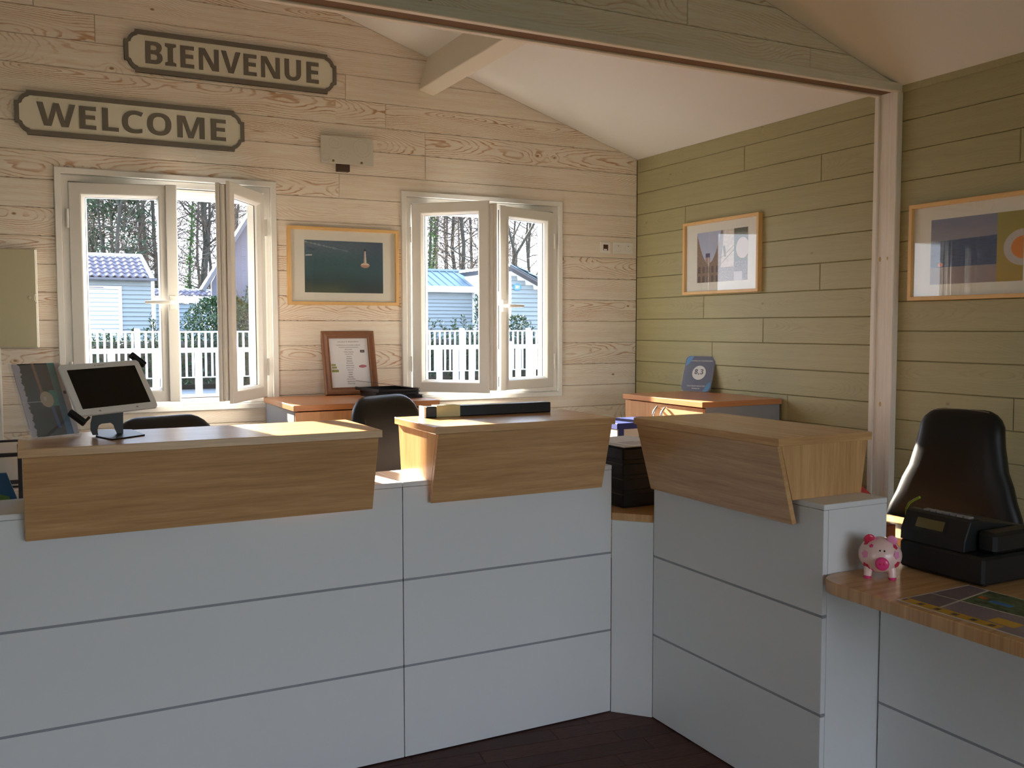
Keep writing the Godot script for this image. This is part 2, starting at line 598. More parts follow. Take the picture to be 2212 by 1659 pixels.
func build_shell() -> void:
	# floor
	var fl := structure("floor", "dark brown parquet floor of short narrow strips", "floor")
	boxpart("slab", Vector3(WEST - 0.15, -0.12, -0.12), Vector3(0.12, -0.006, SOUTH + 0.15), M.floor_base, fl, 0.0)
	var rng := RandomNumberGenerator.new()
	rng.seed = 5
	var fx := Transform3D(Basis(Vector3.UP, -0.135), Vector3(-2.1, 0, 2.25))
	for i in range(-5, 13):
		var x := -1.6 + rng.randf_range(-0.3, 0.15)
		while x < 1.2:
			var l := rng.randf_range(0.42, 0.56)
			var mb := MB.new()
			mb.xf = fx
			mb.box(Vector3(x, -0.008, i * 0.09), Vector3(x + l - 0.001, 0.0, i * 0.09 + 0.089), 0.0012)
			part("plank", mb, M["parquet_%d" % (rng.randi() % 3)], fl)
			x += l
	# ceiling: two slopes
	var ce := structure("ceiling", "white painted sloping ceiling under the roof", "ceiling")
	for s in [[RIDGE_X, 0.12], [WEST - 0.12, RIDGE_X]]:
		var mb := MB.new()
		var p := PackedVector2Array([Vector2(s[0], roof_y(s[0])), Vector2(s[1], roof_y(s[1])), Vector2(s[1], roof_y(s[1]) + 0.14), Vector2(s[0], roof_y(s[0]) + 0.14)])
		mb.prism(p, -0.12, SOUTH + 0.12)
		part("slope", mb, M.white_paint, ce)
	# back wall
	var wb := structure("wall_back", "whitewashed pine plank wall with two windows", "wall")
	var gable := PackedVector2Array([Vector2(WEST, -0.1), Vector2(0, -0.1), Vector2(0, roof_y(0)), Vector2(RIDGE_X, roof_y(RIDGE_X)), Vector2(WEST, roof_y(WEST))])
	var hole1 := rect(W1[0], W1[1], WY[0], WY[1])
	var hole2 := rect(W2[0], W2[1], WY[0], WY[1])
	for r in [[WEST - 0.12, W1[0]], [W1[1], W2[0]], [W2[1], 0.12]]:
		boxpart("backing", Vector3(r[0], -0.1, -0.11), Vector3(r[1], WY[1], -0.011), M.groove, wb, 0.0)
	for w in [W1, W2]:
		boxpart("backing", Vector3(w[0], -0.1, -0.11), Vector3(w[1], WY[0], -0.011), M.groove, wb, 0.0)
	var mbg := MB.new()
	mbg.prism(PackedVector2Array([Vector2(WEST - 0.12, WY[1]), Vector2(0.12, WY[1]), Vector2(0.12, roof_y(0)), Vector2(RIDGE_X, roof_y(RIDGE_X)), Vector2(WEST - 0.12, roof_y(WEST))]), -0.11, -0.011)
	part("backing", mbg, M.groove, wb)
	var ex := []
	for q in [[11, 71, 5], [9, 746, 140], [8, 833, 240], [7, 919, 360], [7, 75, 300], [5, 733, 400], [6, 919, 360]]:
		ex.append([q[0], onz(q[1], q[2], 0).x])
	var jn := {}
	for e in ex:
		if not jn.has(e[0]):
			jn[e[0]] = []
		jn[e[0]].append(e[1])
	for n in range(-12, 17):
		if not jn.has(n):
			jn[n] = []
		jn[n].append(-4.4 - 0.37 * (absi(n * 5) % 4))
		jn[n].append(-5.9 - 0.2 * (absi(n * 7) % 3))
	for n in [1, 3, 10, 12, 13]:
		jn[n].append(-2.9 - 0.3 * (n % 3))
	plank_wall(wb, Transform3D(), Y0, -0.02, 3.7, WEST, 0.0, jn, gable, [hole1, hole2], pine, 21)
	# green wall
	var wr := structure("wall_right", "olive green plank wall beside the reception", "wall")
	boxpart("backing", Vector3(0.011, -0.1, -0.12), Vector3(0.12, 2.64, SOUTH + 0.12), M.green_groove, wr, 0.0)
	# local x runs along +z, out of the face is -x
	var gx := Transform3D(Basis(Vector3(0, 0, 1), Vector3(0, 1, 0), Vector3(-1, 0, 0)), Vector3.ZERO)
	var gj := {}
	for q in [[6, 1608, 340], [5, 1774, 360], [3, 1613, 440], [0, 1520, 660], [-1, 1648, 720], [-2, 1538, 760], [-4, 1700, 900], [-5, 1560, 950], [2, 1545, 600], [4, 1480, 480], [1, 1770, 650]]:
		gj[q[0]] = [onx(q[1], q[2], 0).z]
	plank_wall(wr, gx, YG, -0.02, 2.58, 0.0, 1.95, gj, rect(0, 1.95, -0.02, 2.578), [], green, 33)
	plank_wall(wr, gx, YF - 0.0, -0.02, 2.58, 2.06, SOUTH, {5: [onx(2206, 250, 0).z, 4.4], 2: [3.5, 5.6]}, rect(2.06, SOUTH, -0.02, 2.578), [], green, 34, 1.9)
	# cover strip under the ceiling on the near part of the green wall
	boxpart("trim", Vector3(-0.012, 2.552, 2.07), Vector3(0.0, 2.585, SOUTH), green[1], wr, 0.001)
	# left wall with a glazed door and rear wall with a glazed door, behind the viewer
	var wl := structure("wall_left", "pine wall with a glazed door on the far side of the room", "wall")
	var z0 := 3.4
	var z1 := 4.5
	boxpart("panel", Vector3(WEST - 0.12, -0.1, -0.1), Vector3(WEST, 2.7, z0), pine[2], wl, 0.0)
	boxpart("panel", Vector3(WEST - 0.12, -0.1, z1), Vector3(WEST, 2.7, SOUTH), pine[2], wl, 0.0)
	boxpart("panel", Vector3(WEST - 0.12, 2.15, z0), Vector3(WEST, 2.7, z1), pine[2], wl, 0.0)
	glazed_door("door_1", "white glazed double door in the side wall", Transform3D(Basis(Vector3(0, 0, -1), Vector3(0, 1, 0), Vector3(1, 0, 0)), Vector3(WEST - 0.04, 0, z1)), z1 - z0, 2.15)
	var ws := structure("wall_rear", "pine wall with a glazed door behind the viewer", "wall")
	boxpart("panel", Vector3(WEST - 0.1, -0.1, SOUTH), Vector3(-3.1, 2.46, SOUTH + 0.12), pine[3], ws, 0.0)
	boxpart("panel", Vector3(-0.4, -0.1, SOUTH), Vector3(0.12, 2.46, SOUTH + 0.12), pine[3], ws, 0.0)
	var mbr := MB.new()
	mbr.prism(PackedVector2Array([Vector2(WEST - 0.1, 2.46), Vector2(0.12, 2.46), Vector2(0.12, roof_y(0)), Vector2(RIDGE_X, roof_y(RIDGE_X)), Vector2(WEST - 0.1, roof_y(WEST))]), SOUTH, SOUTH + 0.12)
	part("panel", mbr, pine[3], ws)
	glazed_door("door_2", "white glazed double door in the rear wall", Transform3D(Basis(Vector3(-1, 0, 0), Vector3(0, 1, 0), Vector3(0, 0, -1)), Vector3(-0.4, 0, SOUTH + 0.06)), 2.7, 2.46)

func glazed_door(called: String, label: String, at: Transform3D, w: float, h: float) -> void:
	var d := structure(called, label, "door")
	var mb := MB.new()
	mb.xf = at
	mb.ring(w, h, [Vector2(0, -0.04), Vector2(0, 0.03), Vector2(0.06, 0.03), Vector2(0.06, -0.04)])
	part("frame", mb, M.white_pvc, d)
	for i in 2:
		mb = MB.new()
		mb.xf = at * Transform3D(Basis(), Vector3(0.06 + i * (w - 0.12) / 2.0, 0.03, 0))
		mb.ring((w - 0.12) / 2.0, h - 0.09, [Vector2(0, -0.03), Vector2(0, 0.02), Vector2(0.09, 0.02), Vector2(0.1, 0.0), Vector2(0.1, -0.03)])
		var lf := part("leaf", mb, M.white_pvc, d)
		mb = MB.new()
		mb.xf = at * Transform3D(Basis(), Vector3(0.06 + i * (w - 0.12) / 2.0, 0.03, 0))
		var iw := (w - 0.12) / 2.0
		mb.quad(Vector3(0.1, 0.1, 0), Vector3(iw - 0.1, 0.1, 0), Vector3(iw - 0.1, h - 0.19, 0), Vector3(0.1, h - 0.19, 0), Vector3.BACK)
		part("pane", mb, M.pane_glass, lf)

func build_windows() -> void:
	window("window_1", "white casement window beside the electrical panel, its wider gap open to the garden", W1, 14.0, 57.0, 0)
	window("window_2", "white casement window beside the green wall, both sashes ajar", W2, 45.0, 20.0, 1)

func window(called: String, label: String, wx: Array, left: float, right: float, handle_on: int) -> void:
	var w := structure(called, label, "window", Vector3(wx[0], WY[0], 0))
	var ww: float = wx[1] - wx[0]
	var hh: float = WY[1] - WY[0]
	var mb := MB.new()
	# casing on the wall face, 3 cm over the planks
	mb.xf = Transform3D(Basis(), Vector3(wx[0] - 0.028, WY[0] - 0.03, 0))
	mb.ring(ww + 0.056, hh + 0.06, [Vector2(0, -0.005), Vector2(0, 0.011), Vector2(0.003, 0.014), Vector2(0.028, 0.014), Vector2(0.03, 0.012), Vector2(0.03, -0.012)])
	part("casing", mb, M.white_pvc, w)
	# fixed frame, recessed
	mb = MB.new()
	mb.xf = Transform3D(Basis(), Vector3(wx[0], WY[0], 0))
	mb.ring(ww, hh, [Vector2(0.0, -0.012), Vector2(0.004, -0.012), Vector2(0.004, -0.006), Vector2(0.034, -0.006), Vector2(0.034, -0.03), Vector2(0.05, -0.03), Vector2(0.05, -0.075), Vector2(0.0, -0.075)])
	part("frame", mb, M.white_pvc, w)
	mb = MB.new()
	mb.xf = Transform3D(Basis(), Vector3(wx[0], WY[0], 0))
	mb.ring(ww, hh, [Vector2(0.034, -0.0295), Vector2(0.038, -0.0295)])
	part("gasket", mb, M.gasket, w)
	# outer reveal and sill
	mb = MB.new()
	mb.xf = Transform3D(Basis(), Vector3(wx[0] - 0.04, WY[0] - 0.04, 0))
	mb.ring(ww + 0.08, hh + 0.08, [Vector2(0.0, -0.13), Vector2(0.0, -0.112), Vector2(0.0401, -0.112)])
	mb.ring(ww + 0.08, hh + 0.08, [Vector2(0.0401, -0.076), Vector2(0.0401, -0.13), Vector2(0.0, -0.13)])
	mb.xf = Transform3D()
	mb.box(Vector3(wx[0] - 0.06, WY[0] - 0.035, -0.2), Vector3(wx[1] + 0.06, WY[0] - 0.004, -0.1), 0.004)
	part("sill", mb, M.white_pvc, w)
	boxpart("shutter_box", Vector3(wx[0] + 0.02, WY[1] - 0.074, -0.19), Vector3(wx[1] - 0.02, WY[1] + 0.03, -0.079), M.white_pvc, w, 0.006)
	var sw := (ww - 0.066) / 2.0 - 0.004
	var sh := 1.076
	var ybase := 1.128
	for i in 2:
		var hinge := Vector3(wx[0] + 0.033, ybase, 0.008) if i == 0 else Vector3(wx[1] - 0.033, ybase, 0.008)
		var b := Basis(Vector3.UP, -deg_to_rad(left)) if i == 0 else Basis(Vector3.UP, deg_to_rad(right))
		var at := Transform3D(b, hinge) if i == 0 else Transform3D(b, hinge + b * Vector3(-sw, 0, 0))
		mb = MB.new()
		mb.xf = at
		mb.ring(sw, sh, [Vector2(0.012, -0.072), Vector2(0.012, -0.022), Vector2(0, -0.02), Vector2(0, -0.004), Vector2(0.004, 0), Vector2(0.052, 0), Vector2(0.057, -0.002), Vector2(0.068, -0.02), Vector2(0.068, -0.072), Vector2(0.012, -0.072)])
		# meeting stile cover on the sash with the handle
		if i == handle_on:
			var xa := sw - 0.022 if i == 0 else -0.03
			mb.box(Vector3(xa, 0.0, -0.002), Vector3(xa + 0.052, sh, 0.013), 0.005)
		else:
			var xa := sw - 0.012 if i == 0 else -0.03
			mb.box(Vector3(xa, 0.012, -0.062), Vector3(xa + 0.042, sh - 0.012, -0.042), 0.003)
			mb.box(Vector3(xa + 0.004, 0.02, -0.04), Vector3(xa + 0.03, sh - 0.02, -0.024), 0.003)
		var sash := part("sash", mb, M.white_pvc, w)
		mb = MB.new()
		mb.xf = at
		mb.quad(Vector3(0.066, 0.066, -0.034), Vector3(sw - 0.066, 0.066, -0.034), Vector3(sw - 0.066, sh - 0.066, -0.034), Vector3(0.066, sh - 0.066, -0.034), Vector3.BACK)
		part("pane", mb, M.pane_glass, sash)
		mb = MB.new()
		mb.xf = at
		mb.ring(sw, sh, [Vector2(0.0665, -0.032), Vector2(0.0695, -0.0325), Vector2(0.0695, -0.036)])
		part("gasket", mb, M.gasket, sash)
		# rebate seal along the free edge and its lock keep
		mb = MB.new()
		mb.xf = at
		var fx := sw - 0.0118 if i == 0 else 0.0118
		mb.box(Vector3(fx - 0.0015, 0.02, -0.045), Vector3(fx + 0.0015, sh - 0.02, -0.038), 0.0005)
		part("gasket", mb, M.gasket, sash)
		mb = MB.new()
		mb.xf = at
		mb.box(Vector3(fx - 0.004, 0.5, -0.05), Vector3(fx + 0.004, 0.58, -0.03), 0.001)
		mb.box(Vector3(fx - 0.003, 0.08, -0.05), Vector3(fx + 0.003, 0.24, -0.034), 0.001)
		part("lock_keep", mb, M.steel, sash)
		for hy in [0.16, 0.9]:
			mb = MB.new()
			var hx := -0.006 if i == 0 else sw + 0.006
			mb.xf = at
			mb.tube([Vector3(hx, hy - 0.045, 0.002), Vector3(hx, hy + 0.045, 0.002)], [0.007], 10)
			part("hinge", mb, M.white_pvc, sash)
		if i == handle_on:
			mb = MB.new()
			mb.xf = at
			var hx := sw + 0.004 if i == 0 else -0.004
			var dir := -1.0 if i == 0 else 1.0
			mb.box(Vector3(hx - 0.016, 0.46, 0.012), Vector3(hx + 0.016, 0.53, 0.022), 0.006)
			mb.tube([Vector3(hx, 0.495, 0.02), Vector3(hx, 0.495, 0.045), Vector3(hx + dir * 0.012, 0.495, 0.056), Vector3(hx + dir * 0.07, 0.496, 0.058), Vector3(hx + dir * 0.125, 0.496, 0.056)], [0.011, 0.011, 0.011, 0.009, 0.007], 12)
			part("handle", mb, M.white_plastic, sash, "white lever handle")

func build_partition() -> void:
	var w := structure("wall_partition", "pine plank gable above a wide opening between office and lobby", "wall")
	# gable above the header
	var keep := PackedVector2Array([Vector2(WEST, 2.56), Vector2(0, 2.56), Vector2(0, roof_y(0)), Vector2(RIDGE_X, roof_y(RIDGE_X)), Vector2(WEST, roof_y(WEST))])
	var mb := MB.new()
	mb.prism(keep, 1.97, 2.048)
	part("backing", mb, M.groove, w)
	var jn := {0: [onz(1751, 120, 2.06).x, -2.4, -4.4], 1: [onz(1486, 20, 2.06).x, -3.3, -5.2], 2: [-2.0, -4.0], 3: [-2.9, -4.9], -1: [-1.9, -3.8]}
	var k2 := PackedVector2Array([Vector2(WEST, 2.57), Vector2(0, 2.57), Vector2(0, roof_y(0)), Vector2(RIDGE_X, roof_y(RIDGE_X)), Vector2(WEST, roof_y(WEST))])
	plank_wall(w, Transform3D(Basis(), Vector3(0, 0, 2.06)), 2.545, 2.5, 3.7, WEST, 0.0, jn, k2, [], pine, 47)
	var inside := Transform3D(Basis(Vector3(-1, 0, 0), Vector3(0, 1, 0), Vector3(0, 0, -1)), Vector3(0, 0, 1.958))
	var k3 := PackedVector2Array()
	for p in k2:
		k3.append(Vector2(-p.x, p.y))
	plank_wall(w, inside, 2.545, 2.5, 3.7, 0.0, -WEST, {}, k3, [], pine, 48, 2.0)
	# header: core, near and far facing boards
	var t1 := structure("trim_1", "white washed timber header with facing boards across the opening", "beam")
	boxpart("core", Vector3(-6.9, 2.565, 1.965), Vector3(-0.02, 2.6, 2.05), M.trim_pine, t1, 0.001)
	boxpart("facing", Vector3(-6.95, 2.553, 2.045), Vector3(0.0, 2.592, 2.075), M.trim_pine, t1, 0.003)
	boxpart("facing", Vector3(-6.95, 2.553, 1.94), Vector3(0.0, 2.592, 1.968), M.trim_pine, t1, 0.003)
	# jamb post
	var t2 := structure("trim_2", "white washed timber jamb post standing against the green wall", "post")
	boxpart("core", Vector3(-0.026, 0.0, 1.965), Vector3(0.0, 2.57, 2.05), M.trim_pine, t2, 0.001, true)
	boxpart("facing", Vector3(-0.036, 0.0, 2.045), Vector3(0.0, 2.592, 2.072), M.trim_pine, t2, 0.003, true)
	boxpart("facing", Vector3(-0.036, 0.0, 1.942), Vector3(0.0, 2.592, 1.968), M.trim_pine, t2, 0.003, true)
	for kp in [[1901, 560, 0.009], [1917, 558, 0.006], [1901, 873, 0.009]]:
		mb = MB.new()
		var c := onx(kp[0], kp[1], -0.0262)
		mb.xf = Transform3D(Basis(Vector3(0, 0, 1), Vector3(0, 1, 0), Vector3(-1, 0, 0)), c)
		var pg := PackedVector2Array()
		for i in 12:
			pg.append(Vector2(cos(TAU * i / 12) * kp[2] * 0.75, sin(TAU * i / 12) * kp[2] * 1.3))
		mb.prism(pg, 0.0, 0.0006)
		part("knot", mb, M.brass_wood if M.has("brass_wood") else mat("brass_wood", srgb(196, 168, 112), 0.6), t2)
	# purlin under the slope
	var t3 := structure("trim_3", "cream painted purlin beam running under the sloping ceiling", "beam")
	mb = MB.new()
	var tilt := -atan(0.3175)
	mb.xf = Transform3D(Basis(Vector3.BACK, tilt + 0.03), Vector3(-1.44, 2.93, 0))
	mb.box(Vector3(-0.047, -0.097, 0.0), Vector3(0.047, 0.115, 1.96), 0.004)
	part("beam", mb, M.beam_paint, t3)

# front made of stacked panels with recessed aluminium strips between them. at: local x along the front, z out
func front_panels(parent: Node3D, at: Transform3D, w: float, top: float) -> void:
	var cuts := [0.004, 0.3225, 0.3295, 0.6265, 0.6335, top]
	for i in 3:
		var mb := MB.new()
		mb.xf = at
		mb.box(Vector3(0.001, cuts[i * 2], -0.019), Vector3(w - 0.001, cuts[i * 2 + 1], 0.0), 0.0012)
		part("front_panel", mb, M.white_laminate, parent)
	for i in 2:
		var mb := MB.new()
		mb.xf = at
		mb.box(Vector3(0.001, cuts[i * 2 + 1] - 0.003, -0.016), Vector3(w - 0.001, cuts[i * 2 + 2] + 0.003, -0.0006), 0.0005)
		part("groove_strip", mb, M.aluminium, parent, "grey aluminium strip")

# one reception counter; local x along the front, y up, z towards the visitor, front at z = 0
func counter(label: String, at: Transform3D, w: float, wood: Array, group: String) -> Node3D:
	var t := thing("reception_counter", label, "counter", at.origin, group)
	front_panels(t, at, w, 0.952)
	var mb := MB.new()
	mb.xf = at
	mb.box(Vector3(0.0, 0.953, -0.267), Vector3(w, 0.97, 0.0), 0.0015)
	part("top", mb, M.white_laminate, t)
	for x in [0.0, w - 0.019]:
		mb = MB.new()
		mb.xf = at
		mb.box(Vector3(x, 0.0, -0.266), Vector3(x + 0.019, 0.9525, -0.0195), 0.0012)
		part("end_panel", mb, M.white_laminate, t)
	mb = MB.new()
	mb.xf = at
	mb.box(Vector3(0.02, 0.0, -0.24), Vector3(w - 0.02, 0.9525, -0.222), 0.001)
	part("back_panel", mb, M.white_laminate, t)
	# timber upstand: slab, leaning front, two cheeks
	var a: float = wood[0]
	var b: float = wood[1]
	mb = MB.new()
	mb.xf = at
	mb.box(Vector3(a - 0.012, 1.14, -0.295), Vector3(b + 0.012, 1.165, 0.1), 0.0015)
	part("shelf", mb, M.oak_laminate, t, "oak coloured shelf slab")
	mb = MB.new()
	var lean := atan2(0.068, 0.247)
	mb.xf = at * Transform3D(Basis(Vector3.RIGHT, lean), Vector3(0, 0.893, 0.028))
	mb.box(Vector3(a, 0.0, -0.017), Vector3(b, 0.2555, 0.0), 0.0012)
	part("leaning_front", mb, M.oak_laminate, t, "oak coloured front panel leaning outwards")
	for x in [a, b - 0.017]:
		mb = MB.new()
		mb.xf = at * Transform3D(Basis(Vector3(0, 0, -1), Vector3(0, 1, 0), Vector3(1, 0, 0)), Vector3(x, 0, 0))
		# local x is -z here
		var pg := PackedVector2Array([Vector2(0.262, 0.9705), Vector2(-0.03, 0.9705), Vector2(-0.078, 1.1395), Vector2(0.285, 1.1395)])
		mb.prism(pg, 0.0, 0.017, 0.0, Vector2.ONE)
		for i in mb.t.size():
			mb.t[i] = Vector2(mb.t[i].y, mb.t[i].x)
		part("cheek", mb, M.oak_laminate, t)
	return t

func build_counters() -> void:
	var gr := "reception counters with timber upstands"
	counter("long white reception counter carrying the tablet and leaflet holder", Transform3D(Basis(), Vector3(-3.70, 0, 2.0723)), 1.288, [0.14, 1.171], gr)
	counter("white reception counter with the long black bar on its shelf", Transform3D(Basis(), Vector3(-2.411, 0, 2.0723)), 0.854, [0.093, 0.791], gr)
	# counter along the lobby: front faces -x
	var side := Transform3D(Basis(Vector3(0, 0, 1), Vector3(0, 1, 0), Vector3(-1, 0, 0)), Vector3(-1.4463, 0, 2.193))
	counter("white reception counter at right angles, ending at the low desk", side, 0.852, [0.018, 0.752], gr)
	# chamfered corner piece
	var c := thing("corner_panel", "narrow white panel closing the corner between two counters", "panel", Vector3(-1.5, 0, 2.13))
	var a := Vector3(-1.557, 0, 2.071)
	var b := Vector3(-1.4463, 0, 2.193)
	var d := (b - a).normalized()
	var mb := MB.new()
	mb.xf = Transform3D(Basis(d, Vector3.UP, d.cross(Vector3.UP)), a)
	mb.box(Vector3(0.001, 0.0, -0.018), Vector3((b - a).length() - 0.001, 0.757, -0.001), 0.001)
	part("board", mb, M.white_laminate, c)
	# staff worktop behind the counters
	var wt := thing("worktop", "oak coloured staff worktop behind the counters at desk height", "desk", Vector3(-1.5, 0, 1.8))
	mb = MB.new()
	mb.xf = Transform3D(Basis(Vector3.RIGHT, Vector3.FORWARD, Vector3.UP), Vector3.ZERO)
	var pts := PackedVector2Array()
	for p in [[-3.5, 1.2], [-0.64, 1.2], [-0.64, 2.9], [-1.172, 2.9], [-1.172, 2.188], [-1.452, 2.188], [-1.556, 2.074], [-1.556, 1.79], [-3.5, 1.79]]:
		pts.append(Vector2(p[0], -p[1]))
	mb.prism(pts, 0.758, 0.786, 0.001)
	part("top", mb, M.oak_laminate, wt)
	for x in [[-3.45, 1.25, -3.43, 1.75], [-2.43, 1.25, -2.41, 1.75], [-0.68, 1.25, -0.66, 1.75], [-1.15, 2.86, -0.66, 2.88]]:
		boxpart("leg_panel", Vector3(x[0], 0, x[1]), Vector3(x[2], 0.757, x[3]), M.white_laminate, wt)
	# low desk
	var dk := thing("low_desk", "low white desk with rounded timber top holding the cash register", "desk", Vector3(-1.2, 0, 3.9))
	mb = MB.new()
	mb.xf = Transform3D(Basis(Vector3.RIGHT, Vector3.FORWARD, Vector3.UP), Vector3.ZERO)
	pts = PackedVector2Array()
	for i in 9:
		var an := PI + PI / 2.0 * i / 8.0
		pts.append(Vector2(-1.405 + cos(an) * 0.085, -(3.133 + sin(an) * 0.085)))
	pts.append_array([Vector2(-0.72, -3.048), Vector2(-0.72, -4.9), Vector2(-1.49, -4.9)])
	mb.prism(pts, 0.724, 0.76, 0.003)
	part("desktop", mb, M.oak_laminate, dk)
	var df := Transform3D(Basis(Vector3(0, 0, 1), Vector3(0, 1, 0), Vector3(-1, 0, 0)), Vector3(-1.205, 0, 3.049))
	front_panels(dk, df, 1.8, 0.722)
	boxpart("end_panel", Vector3(-1.18, 0, 3.052), Vector3(-0.78, 0.722, 3.072), M.white_laminate, dk)
	boxpart("end_panel", Vector3(-1.18, 0, 4.82), Vector3(-0.78, 0.722, 4.84), M.white_laminate, dk)

func build_cabinets() -> void:
	# cupboard under the sea picture
	var T := 1.127
	var c := thing("cupboard", "low cupboard with timber top under the sea picture", "cabinet", Vector3(-2.02, 0, 0.29))
	boxpart("top", Vector3(-2.42, T - 0.028, 0.016), Vector3(-1.665, T, 0.645), M.beech_laminate, c, 0.0015)
	boxpart("side", Vector3(-2.41, 0.0, 0.02), Vector3(-2.392, T - 0.029, 0.615), M.grey_laminate, c, 0.001)
	boxpart("side", Vector3(-1.693, 0.0, 0.02), Vector3(-1.675, T - 0.029, 0.615), M.grey_laminate, c, 0.001)
	boxpart("back", Vector3(-2.391, 0.05, 0.02), Vector3(-1.694, T - 0.03, 0.03), M.grey_laminate, c, 0.001)
	boxpart("plinth", Vector3(-2.391, 0.0, 0.56), Vector3(-1.694, 0.08, 0.575), M.grey_laminate, c, 0.001)
	for i in 2:
		var x0 := -2.408 + i * 0.366
		var dr := boxpart("door", Vector3(x0, 0.085, 0.617), Vector3(x0 + 0.3645, T - 0.034, 0.635), M.beech_door, c, 0.0015, true)
		cup_handle(dr, Transform3D(Basis(), Vector3(x0 + (0.34 if i == 0 else 0.03), T - 0.1, 0.635)))
	# cupboard on the green wall
	var U := 1.122
	var r := thing("cupboard", "two door cupboard against the green wall holding the award", "cabinet", Vector3(-0.25, 0, 0.95))
	boxpart("top", Vector3(-0.54, U - 0.028, 0.645), Vector3(-0.012, U, 1.352), M.beech_laminate, r, 0.0015)
	boxpart("side", Vector3(-0.508, 0.0, 1.324), Vector3(-0.018, U - 0.029, 1.342), M.grey_laminate, r, 0.001)
	boxpart("side", Vector3(-0.508, 0.0, 0.655), Vector3(-0.018, U - 0.029, 0.673), M.grey_laminate, r, 0.001)
	boxpart("back", Vector3(-0.03, 0.05, 0.674), Vector3(-0.02, U - 0.03, 1.323), M.grey_laminate, r, 0.001)
	boxpart("plinth", Vector3(-0.47, 0.0, 0.674), Vector3(-0.455, 0.08, 1.323), M.grey_laminate, r, 0.001)
	for i in 2:
		var z0 := 0.655 + i * 0.344
		var dr := boxpart("door", Vector3(-0.528, 0.085, z0), Vector3(-0.51, U - 0.034, z0 + 0.3425), M.beech_door, r, 0.0015, true)
		cup_handle(dr, Transform3D(Basis(Vector3(0, 0, 1), Vector3(0, 1, 0), Vector3(-1, 0, 0)), Vector3(-0.528, U - 0.095, z0 + (0.308 if i == 0 else 0.034))))

func cup_handle(door: Node, at: Transform3D) -> void:
	var mb := MB.new()
	mb.xf = at
	var pa := []
	for i in 9:
		var k := i / 8.0
		pa.append(Vector3(0.0, -0.045 + 0.09 * k, 0.004 + 0.026 * sin(PI * k)))
	mb.tube(pa, [0.005, 0.006, 0.007, 0.007, 0.007, 0.007, 0.007, 0.006, 0.005], 10)
	part("handle", mb, M.steel, door, "curved chrome handle")

# ---------------------------------------------------------------- lettering
func font(bold: bool) -> SystemFont:
	var f := SystemFont.new()
	f.font_names = PackedStringArray(["Droid Sans"])
	f.font_weight = 700 if bold else 400
	return f

var fonts := {}

# text centred on at.origin, local x right, y up, z out; stretched to w x h metres (h = 0 keeps proportion)
func lettering(parent: Node3D, called: String, words: String, at: Transform3D, w: float, h: float, m: Material, bold := false, deep := 0.001) -> MeshInstance3D:
	if not fonts.has(bold):
		fonts[bold] = font(bold)
	var tm := TextMesh.new()
	tm.text = words
	tm.font = fonts[bold]
	tm.font_size = 64
	tm.pixel_size = 0.01
	tm.depth = 0.1
	tm.curve_step = 2.0
	var bb := tm.get_aabb()
	var sx := w / maxf(bb.size.x, 0.01)
	var sy := h / maxf(bb.size.y, 0.01) if h > 0.0 else sx
	var o := MeshInstance3D.new()
	o.name = called
	parent.add_child(o, true)
	o.mesh = tm
	o.material_override = m
	var c := bb.get_center()
	var loc := Transform3D(Basis.from_scale(Vector3(sx, sy, deep / 0.1)), Vector3(-c.x * sx, -c.y * sy, deep * 0.5 - c.z * deep / 0.1))
	o.transform = parent.global_transform.affine_inverse() * at * loc
	return o

func ngon(c: Vector2, r: Vector2, k: int, a0 := 0.0) -> PackedVector2Array:
	var p := PackedVector2Array()
	for i in k:
		p.append(c + Vector2(cos(a0 + TAU * i / k), sin(a0 + TAU * i / k)) * r)
	return p

func rounded(w: float, h: float, r: float, k := 5) -> PackedVector2Array:
	var p := PackedVector2Array()
	for q in [[w / 2 - r, -h / 2 + r, -PI / 2], [w / 2 - r, h / 2 - r, 0.0], [-w / 2 + r, h / 2 - r, PI / 2], [-w / 2 + r, -h / 2 + r, PI]]:
		for i in k + 1:
			var a: float = q[2] + PI / 2 * i / k
			p.append(Vector2(q[0] + cos(a) * r, q[1] + sin(a) * r))
	return p

